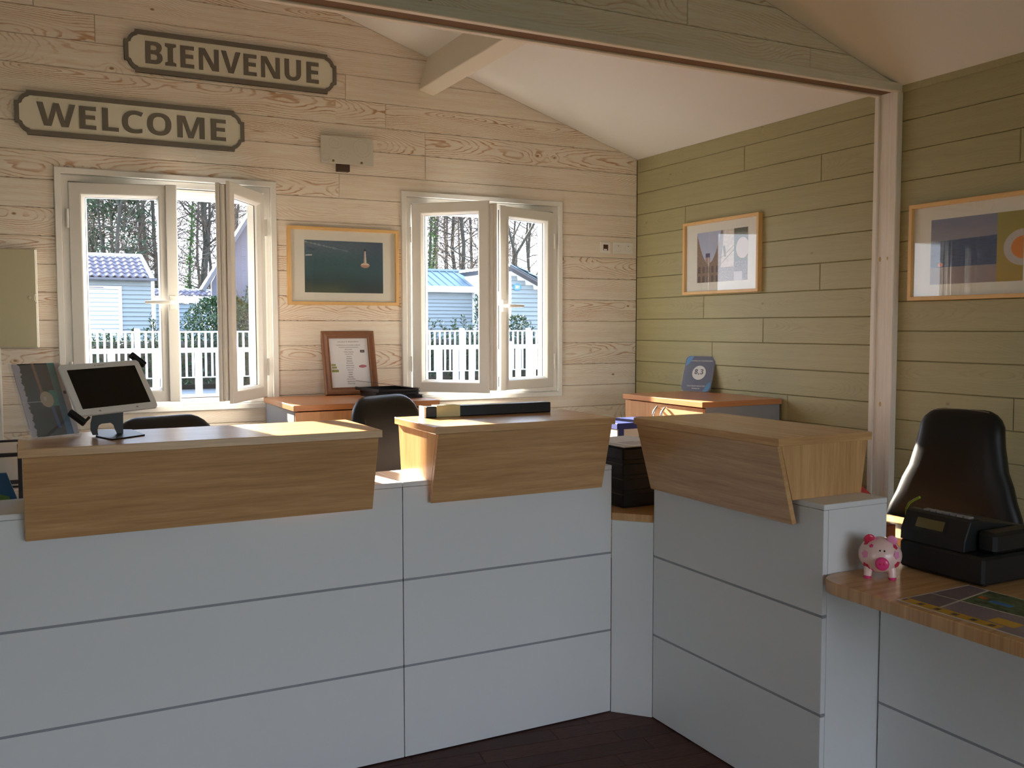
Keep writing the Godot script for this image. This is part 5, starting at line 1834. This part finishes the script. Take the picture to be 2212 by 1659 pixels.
func build_outside() -> void:
	var gd := structure("ground_outside", "pale gravel ground of the campsite beyond the windows", "ground")
	boxpart("surface", Vector3(-60, -0.4, -90), Vector3(60, 0.2, -0.9), M.gravel, gd, 0.0)
	boxpart("lawn", Vector3(-60, -0.4, -0.9), Vector3(WEST - 0.15, -0.1, 60), mat("lawn", srgb(84, 96, 58), 0.9), gd, 0.0)
	boxpart("lawn", Vector3(WEST - 0.15, -0.4, SOUTH + 0.15), Vector3(60, -0.1, 60), M.lawn, gd, 0.0)

	# near railing with wide pickets, far railing with slim balusters
	railing("near white railing with wide pickets outside the windows", -7.57, -5.2, 4.4, 0.2, 1.235, 0.26, 0.088, [-4.1, -1.9, 2.95], 0.06)
	var fp := [onz(296, 712, -14.9).x, onz(998, 712, -14.9).x, onz(1141, 712, -14.9).x]
	railing("far white railing with slim balusters before the hedge", -14.9, -4.2, 9.0, 0.42, 1.425, 0.127, 0.042, [fp[0], 1.9, fp[1], fp[2]], 0.032)

	# --- mobile home with dark tiled roof and wide window
	var z := -20.9
	var h := thing("mobile_home", "grey sided mobile home with tiled roof and a wide white window", "building", Vector3(-2.5, 0.2, z))
	var xr := onz(333, 604, z).x
	boxpart("body", Vector3(-5.5, 0.2, z - 3.6), Vector3(xr - 0.02, 2.72, z - 0.001), M.ext_siding, h, 0.0)
	siding(h, -5.5, xr - 0.08, 0.35, 2.7, z, 0.111, M.ext_siding)
	boxpart("corner_trim", Vector3(xr - 0.085, 0.3, z), Vector3(xr, 2.7, z + 0.03), M.ext_white, h, 0.004)
	var e0 := Vector3(-5.5, 2.735, z + 0.2)
	var ridge := Vector3(-5.5, 3.42, z - 1.55)
	boxpart("gutter", Vector3(-5.5, 2.70, z + 0.13), Vector3(xr + 0.05, 2.765, z + 0.22), M.ext_fascia, h, 0.006)
	var mb := MB.new()
	mb.quad(e0, Vector3(xr, e0.y, e0.z), Vector3(xr - 0.2, ridge.y, ridge.z), ridge, Vector3(0, 1, 0.4))
	mb.quad(Vector3(-5.5, 2.735, z - 3.4), Vector3(xr, 2.735, z - 3.4), Vector3(xr - 0.2, ridge.y, ridge.z), ridge, Vector3(0, 1, -0.4))
	mb.flat(Vector3(xr, e0.y, e0.z), Vector3(xr, 2.735, z - 3.4), Vector3(xr - 0.2, ridge.y, ridge.z), Vector3.RIGHT)
	part("roof_deck", mb, M.ext_roof_dark, h)
	tiled_slope(h, Vector3(-3.15, 2.755, z + 0.2), Vector3(-3.15, 3.43, z - 1.55), xr - 0.16 + 3.15, 14, 6, M.ext_roof_dark)
	mb = MB.new()
	mb.tube([ridge + Vector3(0, 0.01, 0), Vector3(xr - 0.14, ridge.y + 0.01, ridge.z)], [0.07], 10)
	part("ridge_cap", mb, M.ext_white, h)
	mb = MB.new()
	mb.tube([Vector3(xr - 0.08, e0.y + 0.05, e0.z), Vector3(xr - 0.16, ridge.y + 0.02, ridge.z)], [0.06], 8)
	part("verge_cap", mb, M.ext_white, h)
	var wr := onz(262, 618, z).x
	mb = MB.new()
	mb.xf = Transform3D(Basis(), Vector3(wr - 1.6, 0.95, z + 0.02))
	mb.ring(1.6, 1.6, [Vector2(0, 0), Vector2(0, 0.04), Vector2(0.075, 0.04), Vector2(0.075, 0.01)])
	var wf := part("window", mb, M.ext_white, h)
	mb = MB.new()
	mb.xf = Transform3D(Basis(), Vector3(wr - 1.6, 0.95, z + 0.02))
	mb.box(Vector3(0.07, 0.07, 0.0), Vector3(1.53, 1.53, 0.012), 0.0)
	part("pane", mb, M.ext_glass, wf)
	boxpart("vent", Vector3(wr - 0.82, 2.5, z + 0.055), Vector3(wr - 0.42, 2.52, z + 0.065), M.ext_fascia, wf, 0.001)
	# inner curtain edges behind the pane
	boxpart("curtain", Vector3(wr - 1.35, 1.1, z + 0.032), Vector3(wr - 1.3, 1.9, z + 0.036), M.ext_white, wf, 0.001)
	boxpart("curtain", Vector3(wr - 1.1, 1.1, z + 0.032), Vector3(wr - 1.05, 1.95, z + 0.036), M.ext_white, wf, 0.001)

	# --- low home far behind the hedge
	var z2 := -25.0
	var a := onz(336, 628, z2)
	var b := onz(478, 630, z2)
	var h2 := thing("mobile_home", "low white mobile home with tiled roof behind the hedge", "building", Vector3(a.x, 0.2, z2))
	boxpart("body", Vector3(a.x, 0.2, z2 - 3.2), Vector3(b.x + 0.6, a.y - 0.38, z2), M.ext_siding, h2, 0.0)
	boxpart("fascia", Vector3(a.x, a.y - 0.36, z2), Vector3(b.x + 0.6, a.y - 0.15, z2 + 0.1), M.ext_white, h2, 0.004)
	siding(h2, a.x, b.x + 0.6, 0.4, a.y - 0.5, z2, 0.12, M.ext_siding)
	tiled_slope(h2, Vector3(a.x, a.y - 0.15, z2 + 0.12), Vector3(a.x, a.y + 0.04, z2 - 0.5), b.x + 0.6 - a.x, 15, 2, M.ext_roof_dark)
	boxpart("ridge_cap", Vector3(a.x, a.y + 0.03, z2 - 0.6), Vector3(b.x + 0.6, a.y + 0.09, z2 - 0.48), M.ext_white, h2, 0.01)

	# --- gable roof seen beside the open sash
	var z3 := -17.0
	var g0 := onz(438, 627, z3)
	var g1 := onz(480, 560, z3)
	var h3 := thing("garden_chalet", "grey gabled chalet roof edge rising behind the hedge", "building", Vector3(g0.x + 1.2, 0.2, z3))
	var slope := (g1 - g0).normalized()
	var apex := g0 + slope * 2.4
	mb = MB.new()
	mb.prism(PackedVector2Array([Vector2(g0.x + 0.25, 0.2), Vector2(apex.x * 2.0 - g0.x - 0.25, 0.2), Vector2(apex.x * 2.0 - g0.x - 0.25, g0.y + 0.2), Vector2(apex.x, apex.y - 0.1), Vector2(g0.x + 0.25, g0.y + 0.2)]), z3 - 0.45, z3 - 0.3)
	part("gable", mb, mat("lavender_wall", srgb(110, 110, 122), 0.7), h3)
	for s in [1.0, -1.0]:
		mb = MB.new()
		var st := g0 if s > 0 else Vector3(apex.x * 2.0 - g0.x, g0.y, z3)
		var dn := Vector3(slope.x * s, slope.y, 0)
		mb.xf = Transform3D(Basis(dn, Vector3.BACK.cross(dn) * s, Vector3.BACK * s), Vector3(st.x, st.y, z3 - (0.0 if s > 0 else 0.45)))
		mb.box(Vector3(0.0, -0.06, -0.45), Vector3(2.42, 0.03, 0.0), 0.01)
		part("roof_slab", mb, M.ext_fascia, h3)

	# --- home with ribbed steel roof
	var z4 := -20.0
	var r0 := onz(915, 584, z4 - 1.2)
	var r1 := onz(1026, 588, z4 - 1.2)
	var f1 := onz(1078, 628, z4)
	var f0y := onz(915, 618, z4).y
	var h4 := thing("mobile_home", "pale mobile home with ribbed steel roof seen through the second window", "building", Vector3(6.5, 0.2, z4))
	boxpart("body", Vector3(4.2, 0.2, z4 - 3.2), Vector3(f1.x - 0.5, f0y - 0.1, z4 - 0.001), M.ext_siding, h4, 0.0)
	siding(h4, 4.2, f1.x - 0.5, 0.4, f0y - 0.28, z4, 0.106, M.ext_siding)
	mb = MB.new()
	var rl := Vector3(4.0, r0.y, r0.z)
	var el := Vector3(4.0, f0y, z4 + 0.18)
	var er := Vector3(f1.x, f0y, z4 + 0.18)
	var eb := Vector3(f1.x, f0y, z4 - 3.3)
	mb.quad(el, er, r1, rl, Vector3(0, 1, 0.5))
	mb.flat(er, eb, r1, Vector3(1, 1, 0))
	mb.quad(Vector3(4.0, f0y, z4 - 3.3), eb, r1, rl, Vector3(0, 1, -0.5))
	part("roof_sheet", mb, M.ext_roof_steel, h4)
	var up4 := Vector3(0, r0.y - f0y, r0.z - z4 - 0.18)
	for i in 22:
		var x := 4.2 + 0.24 * i
		if x > f1.x - 0.1:
			break
		var reach := 1.0
		if x > r1.x:
			reach = clampf((f1.x - x) / (f1.x - r1.x), 0.05, 1.0)
		mb = MB.new()
		mb.tube([Vector3(x, f0y + 0.012, z4 + 0.18), Vector3(x, f0y + 0.012, z4 + 0.18) + up4 * reach], [0.018], 5)
		part("roof_rib", mb, M.ext_roof_steel, h4)
	boxpart("ridge_cap", Vector3(4.0, r0.y - 0.02, r0.z - 0.08), Vector3(r1.x, r0.y + 0.05, r0.z + 0.08), M.ext_roof_steel, h4, 0.01)
	boxpart("fascia", Vector3(4.0, f0y - 0.17, z4 + 0.1), Vector3(f1.x, f0y + 0.005, z4 + 0.2), M.ext_white, h4, 0.006)
	boxpart("corner_post", Vector3(f1.x - 0.32, 0.2, z4 + 0.02), Vector3(f1.x - 0.2, f0y - 0.17, z4 + 0.12), M.ext_white, h4, 0.006)

	# --- chalet with sunlit gable and house number
	var z5 := -17.5
	var p0 := onz(1104, 581, z5)
	var p1 := onz(1162, 614, z5)
	var h5 := thing("garden_chalet", "white boarded chalet gable with blue tiled roof and round number plate", "building", Vector3(p1.x, 0.2, z5))
	var sl := (p1 - p0).normalized()
	mb = MB.new()
	mb.prism(PackedVector2Array([Vector2(p0.x, 0.2), Vector2(p0.x + 2.2, 0.2), Vector2(p0.x + 2.2, p0.y + sl.y / sl.x * 2.2 - 0.06), Vector2(p0.x, p0.y - 0.06)]), z5 - 3.0, z5)
	part("gable", mb, M.ext_white, h5)
	for i in 22:
		var y := 0.4 + 0.118 * i
		var xe := p0.x + minf(2.2, maxf(0.1, (p0.y - 0.1 - y - 0.12) / -(sl.y / sl.x)))
		mb = MB.new()
		mb.quad(Vector3(p0.x, y, z5 + 0.042), Vector3(xe, y, z5 + 0.042), Vector3(xe, y + 0.118, z5 + 0.004), Vector3(p0.x, y + 0.118, z5 + 0.004), Vector3(0, 0.1, 1))
		mb.quad(Vector3(p0.x, y, z5), Vector3(xe, y, z5), Vector3(xe, y, z5 + 0.042), Vector3(p0.x, y, z5 + 0.042), Vector3.DOWN)
		if y < p0.y - 0.2:
			part("siding_board", mb, M.ext_siding, h5)
	mb = MB.new()
	mb.xf = Transform3D(Basis(sl, Vector3.BACK.cross(sl), Vector3.BACK), p0)
	mb.box(Vector3(-0.2, -0.05, -3.0), Vector3(2.5, 0.0, 0.3), 0.004)
	part("verge_board", mb, M.ext_fascia, h5)
	mb = MB.new()
	mb.xf = Transform3D(Basis(sl, Vector3.BACK.cross(sl), Vector3.BACK), p0)
	mb.box(Vector3(-0.2, 0.001, -3.0), Vector3(2.5, 0.03, 0.32), 0.004)
	part("roof_sheet", mb, M.ext_roof_steel, h5)
	var tm := tile_mesh(0.2, 0.32)
	for r in 6:
		for c in 9:
			shared(h5, "roof_tile", tm, M.ext_roof_steel, Transform3D(Basis(Vector3.BACK, sl * -1.0 * -1.0, Vector3.BACK.cross(sl)).orthonormalized() if false else Basis(sl.cross(Vector3.BACK.cross(sl)), Vector3.BACK.cross(sl), sl), p0 + sl * (0.05 + 0.3 * (r + 1)) + Vector3(0, 0.03, -0.1) + Vector3(0, 0, 0.3 - 0.2 * c)))
	var np := onz(1117, 620, z5 + 0.03)
	mb = MB.new()
	mb.xf = Transform3D(Basis(), Vector3(np.x, np.y, z5 + 0.02))
	mb.prism(ngon(Vector2.ZERO, Vector2(0.13, 0.1), 24), 0.0, 0.02)
	var plate := part("number_plate", mb, mat("teal_plate", srgb(66, 132, 150), 0.4), h5)
	lettering(plate, "lettering", "381", Transform3D(Basis(), Vector3(np.x, np.y, z5 + 0.04)), 0.13, 0.08, M.ext_white, true, 0.004)

	hedge_and_shrubs()
	trees()

func scatter(called: String, parent: Node, m: Mesh, material: Material, places: Array) -> MultiMeshInstance3D:
	var mm := MultiMesh.new()
	mm.transform_format = MultiMesh.TRANSFORM_3D
	mm.mesh = m
	mm.instance_count = places.size()
	for i in places.size():
		mm.set_instance_transform(i, places[i])
	var o := MultiMeshInstance3D.new()
	o.name = called
	parent.add_child(o, true)
	o.multimesh = mm
	o.material_override = material
	o.set_meta("kind", "stuff")
	o.transform = (parent as Node3D).global_transform.affine_inverse()
	return o

func leaf_mesh(l: float, w: float) -> ArrayMesh:
	var mb := MB.new()
	var pts := [Vector3(0, 0, 0), Vector3(w / 2, l * 0.4, 0.12 * l), Vector3(0, l, 0), Vector3(-w / 2, l * 0.4, 0.12 * l), Vector3(0, l * 0.45, 0)]
	mb.flat(pts[0], pts[1], pts[4], Vector3.BACK)
	mb.flat(pts[1], pts[2], pts[4], Vector3.BACK)
	mb.flat(pts[2], pts[3], pts[4], Vector3.BACK)
	mb.flat(pts[3], pts[0], pts[4], Vector3.BACK)
	return mesh_of(mb)

func rand_basis(rng: RandomNumberGenerator, s: float) -> Basis:
	return Basis.from_euler(Vector3(rng.randf_range(-1.3, 1.3), rng.randf() * TAU, rng.randf_range(-1.2, 1.2))).scaled(Vector3.ONE * s * rng.randf_range(0.7, 1.3))

func hedge_and_shrubs() -> void:
	var rng := RandomNumberGenerator.new()
	rng.seed = 61
	var lm := leaf_mesh(0.1, 0.045)
	# dark clipped hedge behind the far railing
	var hd := thing("hedge", "dark evergreen hedge along the far white railing", "hedge", Vector3(2.0, 0.2, -15.7))
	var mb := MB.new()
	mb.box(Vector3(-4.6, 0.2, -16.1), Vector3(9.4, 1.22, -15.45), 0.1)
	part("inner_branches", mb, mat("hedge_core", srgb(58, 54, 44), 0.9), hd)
	var pl := []
	for i in 7000:
		pl.append(Transform3D(rand_basis(rng, 0.9), Vector3(rng.randf_range(-4.6, 9.4), rng.randf_range(0.3, 1.36), rng.randf_range(-15.5, -15.3))))
	scatter("leaves", hd, lm, M.hedge_leaf, pl)
	# glossy tall bush in the gap of the first window
	shrub("tall glossy laurel bush in the gap of the first window", Vector3(0.3, 0.2, -16.0), Vector3(1.1, 1.95, 0.5), 4600, rng, lm, true)
	shrub("wide laurel bush before the low white home", Vector3(1.5, 0.2, -16.1), Vector3(1.0, 2.6, 0.5), 4200, rng, lm, true)
	shrub("dark shrub under the wide mobile home window", Vector3(-2.45, 0.2, -16.4), Vector3(0.5, 1.45, 0.4), 700, rng, lm, false)
	shrub("low dark shrub beside the mobile home corner", Vector3(-1.75, 0.2, -16.4), Vector3(0.4, 1.2, 0.4), 350, rng, lm, false)
	shrub("thin climbing shrub on the grey siding", Vector3(-0.95, 0.2, -17.2), Vector3(0.6, 1.55, 0.3), 260, rng, lm, false)
	shrub("loose twiggy shrub before the steel roofed home", Vector3(4.95, 0.2, -16.2), Vector3(0.42, 1.85, 0.3), 300, rng, lm, false)
	shrub("leafy shrub in front of the steel roofed home", Vector3(6.1, 0.2, -16.2), Vector3(0.75, 1.6, 0.4), 700, rng, lm, false)
	shrub("green bush before the white boarded chalet", Vector3(7.5, 0.2, -15.9), Vector3(0.6, 1.55, 0.4), 900, rng, lm, true)
	shrub("upright dark conifer beside the white corner post", Vector3(7.05, 0.2, -17.0), Vector3(0.22, 2.4, 0.3), 800, rng, lm, false)

func shrub(label: String, base: Vector3, size: Vector3, count: int, rng: RandomNumberGenerator, lm: Mesh, full: bool) -> void:
	var t := thing("shrub", label, "shrub", base, "shrubs beyond the far railing")
	var mb := MB.new()
	var tips := []
	for i in 14:
		var a := rng.randf() * TAU
		var top := Vector3(cos(a) * size.x * rng.randf_range(0.3, 1.0), size.y * rng.randf_range(0.65, 1.0), sin(a) * size.z * rng.randf())
		var mid := top * 0.5 + Vector3(rng.randf_range(-0.08, 0.08), 0.05, rng.randf_range(-0.05, 0.05))
		mb.tube([base + Vector3(top.x * 0.1, -0.02, top.z * 0.1), base + mid, base + top], [0.014, 0.01, 0.004], 4)
		tips.append([mid, top])
	part("stems", mb, M.twig, t)
	var pl := []
	for i in count:
		var p: Vector3
		if full:
			var k := pow(rng.randf(), 0.6)
			var an := rng.randf() * TAU
			var r := sqrt(rng.randf())
			var f := sqrt(maxf(0.0, 1.0 - pow(k, 3.0))) * 0.9 + 0.1
			p = base + Vector3(cos(an) * r * size.x * f, k * size.y, sin(an) * r * size.z * f)
		else:
			var s: Array = tips[rng.randi() % tips.size()]
			var k := sqrt(rng.randf())
			var q: Vector3 = s[0].lerp(s[1], k) if rng.randf() < 0.7 else s[0] * rng.randf()
			p = base + q + Vector3(rng.randf_range(-0.06, 0.06), rng.randf_range(-0.05, 0.05), rng.randf_range(-0.06, 0.06))
		pl.append(Transform3D(rand_basis(rng, 0.9), p))
	scatter("leaves", t, lm, M.hedge_leaf, pl)

func branch(mb: MB, fine: MB, p: Vector3, d: Vector3, l: float, r: float, depth: int, rng: RandomNumberGenerator) -> void:
	var path := [p]
	var rad := [r]
	var q := p
	var dir := d
	var n := 4
	for i in n:
		dir = (dir + Vector3(rng.randf_range(-0.22, 0.22), rng.randf_range(-0.1, 0.16), rng.randf_range(-0.22, 0.22))).normalized()
		q += dir * l / n
		path.append(q)
		rad.append(lerpf(r, r * 0.45, (i + 1.0) / n))
	if depth <= 1:
		for i in rad.size():
			rad[i] = maxf(rad[i], 0.0085)
		fine.tube(path, rad, 3, false)
	else:
		mb.tube(path, rad, 5, false)
	if depth == 0:
		return
	var kids := 5 if depth >= 2 else 4
	for i in kids:
		var k := rng.randf_range(0.3, 1.0)
		var seg := mini(int(k * n), n - 1)
		var o: Vector3 = path[seg].lerp(path[seg + 1], k * n - seg)
		var side := dir.cross(Vector3(rng.randf_range(-1, 1), rng.randf_range(-1, 1), rng.randf_range(-1, 1))).normalized()
		var nd := (dir * rng.randf_range(0.3, 0.8) + side * rng.randf_range(0.6, 1.0) + Vector3(0, 0.15, 0)).normalized()
		branch(mb, fine, o, nd, l * rng.randf_range(0.45, 0.7), rad[seg] * 0.5, depth - 1, rng)

func tree(label: String, px: float, z: float, wpx: float, high: float, kind: int, sd: int, fork := 0.0) -> Node3D:
	var rng := RandomNumberGenerator.new()
	rng.seed = sd
	var foot := onz(px, 600, z)
	var base := Vector3(foot.x, 0.2, z)
	var dist := (foot - EYE).length()
	var r := wpx / F * dist * 0.5
	var t := thing("woodland_tree", label, "tree", base, "trees of the wood behind the homes")
	var mb := MB.new()
	var fine := MB.new()
	var path := []
	var rad := []
	var p := base
	var n := 9
	for i in n + 1:
		path.append(p)
		rad.append(r * (1.15 - 0.75 * i / n))
		p += Vector3(rng.randf_range(-0.12, 0.12), high / n, rng.randf_range(-0.12, 0.12))
	if fork > 0.0:
		var cut := int(fork * n)
		mb.tube(path.slice(0, cut + 1), rad.slice(0, cut + 1), 8, false)
		for s in [-1.0, 1.0]:
			branch(mb, fine, path[cut], Vector3(s * 0.42, 1.0, 0.1 * s).normalized(), high * (1.0 - fork), rad[cut] * 0.75, 3, rng)
	else:
		mb.tube(path, rad, 8, false)
	var places := []
	var ivy := []
	for i in range(2, n):
		if fork > 0.0 and i > int(fork * n):
			break
		var c := 3 if kind != 1 else 6
		for k in c:
			var a := rng.randf() * TAU
			var o: Vector3 = path[i - 1].lerp(path[i], rng.randf())
			var d := Vector3(cos(a), rng.randf_range(0.1, 0.7) if kind != 1 else rng.randf_range(-0.1, 0.3), sin(a)).normalized()
			branch(mb, fine, o, d, rng.randf_range(1.1, 2.4) * (1.0 if kind != 1 else 0.8), r * 0.3, 2, rng)
			if kind == 1:
				for j in 60:
					places.append(Transform3D(rand_basis(rng, 1.0), o + d * rng.randf_range(0.3, 1.9) + Vector3(rng.randf_range(-0.3, 0.3), rng.randf_range(-0.25, 0.3), rng.randf_range(-0.3, 0.3))))
	if kind == 2:
		for i in 700:
			var k := rng.randf() * 0.75 * n
			var seg := int(k)
			var c: Vector3 = path[seg].lerp(path[seg + 1], k - seg)
			var a := rng.randf() * TAU
			ivy.append(Transform3D(rand_basis(rng, 0.8), c + Vector3(cos(a), 0, sin(a)) * (rad[seg] + rng.randf() * 0.09)))
	part("trunk", mb, M.bark, t)
	part("twigs", fine, M.twig, t)
	if places.size():
		scatter("needles", t, leaf_mesh(0.34, 0.05), M.needles, places)
	if ivy.size():
		scatter("ivy", t, leaf_mesh(0.12, 0.09), M.ivy, ivy)
	return t

func trees() -> void:
	tree("dark straight pine trunk at the edge of the first window", 190, -32, 7, 9.5, 0, 301)
	tree("dense green pine behind the tiled mobile home", 222, -30, 6, 9.0, 1, 302)
	tree("forked dark pine rising over the tiled roof", 259, -29, 9, 9.5, 0, 303, 0.62)
	tree("grey trunk with bare side branches above the roof ridge", 294, -33, 9, 9.5, 0, 304)
	tree("tall grey trunk right of the tiled roof ridge", 329, -31, 9, 10.0, 0, 305)
	tree("second dense green pine set deeper in the wood", 236, -36, 6, 10.5, 1, 306)
	tree("slim ivy covered trunk in the window gap", 405, -30, 5, 8.5, 2, 307)
	tree("thick grey oak trunk in the window gap", 426, -31, 15, 10.0, 0, 308)
	tree("dark leaning trunk beside the thick oak", 450, -34, 7, 10.0, 0, 309)
	tree("bare tree glimpsed through the wide open sash", 528, -33, 7, 10.0, 0, 310)
	tree("ivy clad trunk at the edge of the second window", 930, -29, 8, 10.0, 2, 311)
	tree("second ivy clad trunk close to its twin", 941, -31, 7, 10.0, 2, 312)
	tree("thick dark oak trunk over the steel roof", 981, -32, 10, 10.5, 0, 313)
	tree("mossy oak trunk with spreading branches over the steel roof", 999, -30, 11, 10.5, 0, 314, 0.6)
	tree("dark trunk half behind the ajar sash", 1028, -33, 8, 10.5, 0, 315)
	tree("bare forked tree in the narrow gap of the second window", 1075, -30, 7, 9.5, 0, 316, 0.5)
	tree("pale forked oak above the blue tiled chalet", 1115, -29, 11, 9.5, 0, 317, 0.45)
	tree("slim dark tree behind the blue tiled chalet", 1142, -33, 6, 9.5, 0, 318)
	var protos := [tree("bare young tree deep in the wood between the trunks", 312, -40, 7, 11.0, 0, 319), tree("deep wood tree with many bare twigs", 960, -40, 8, 11.5, 0, 320), tree("deep wood tree behind the thick oak", 440, -41, 9, 11.5, 0, 321)]
	var rng := RandomNumberGenerator.new()
	rng.seed = 77
	for i in 16:
		var px := 190.0 + 370.0 * (i / 6.0) if i < 6 else 905.0 + 290.0 * ((i - 6) / 10.0)
		var zz := rng.randf_range(-52.0, -37.0)
		var foot := onz(px + rng.randf_range(-8.0, 8.0), 600, zz)
		var o: Node3D = protos[i % 3].duplicate()
		o.name = numbered("woodland_tree")
		add_child(o)
		o.position = Vector3(foot.x, 0.2, zz)
		o.rotation.y = rng.randf() * TAU
		o.scale = Vector3.ONE * rng.randf_range(0.85, 1.15)
		tag(o, "slender bare tree standing far back in the wood", "tree", "far trees of the wood")
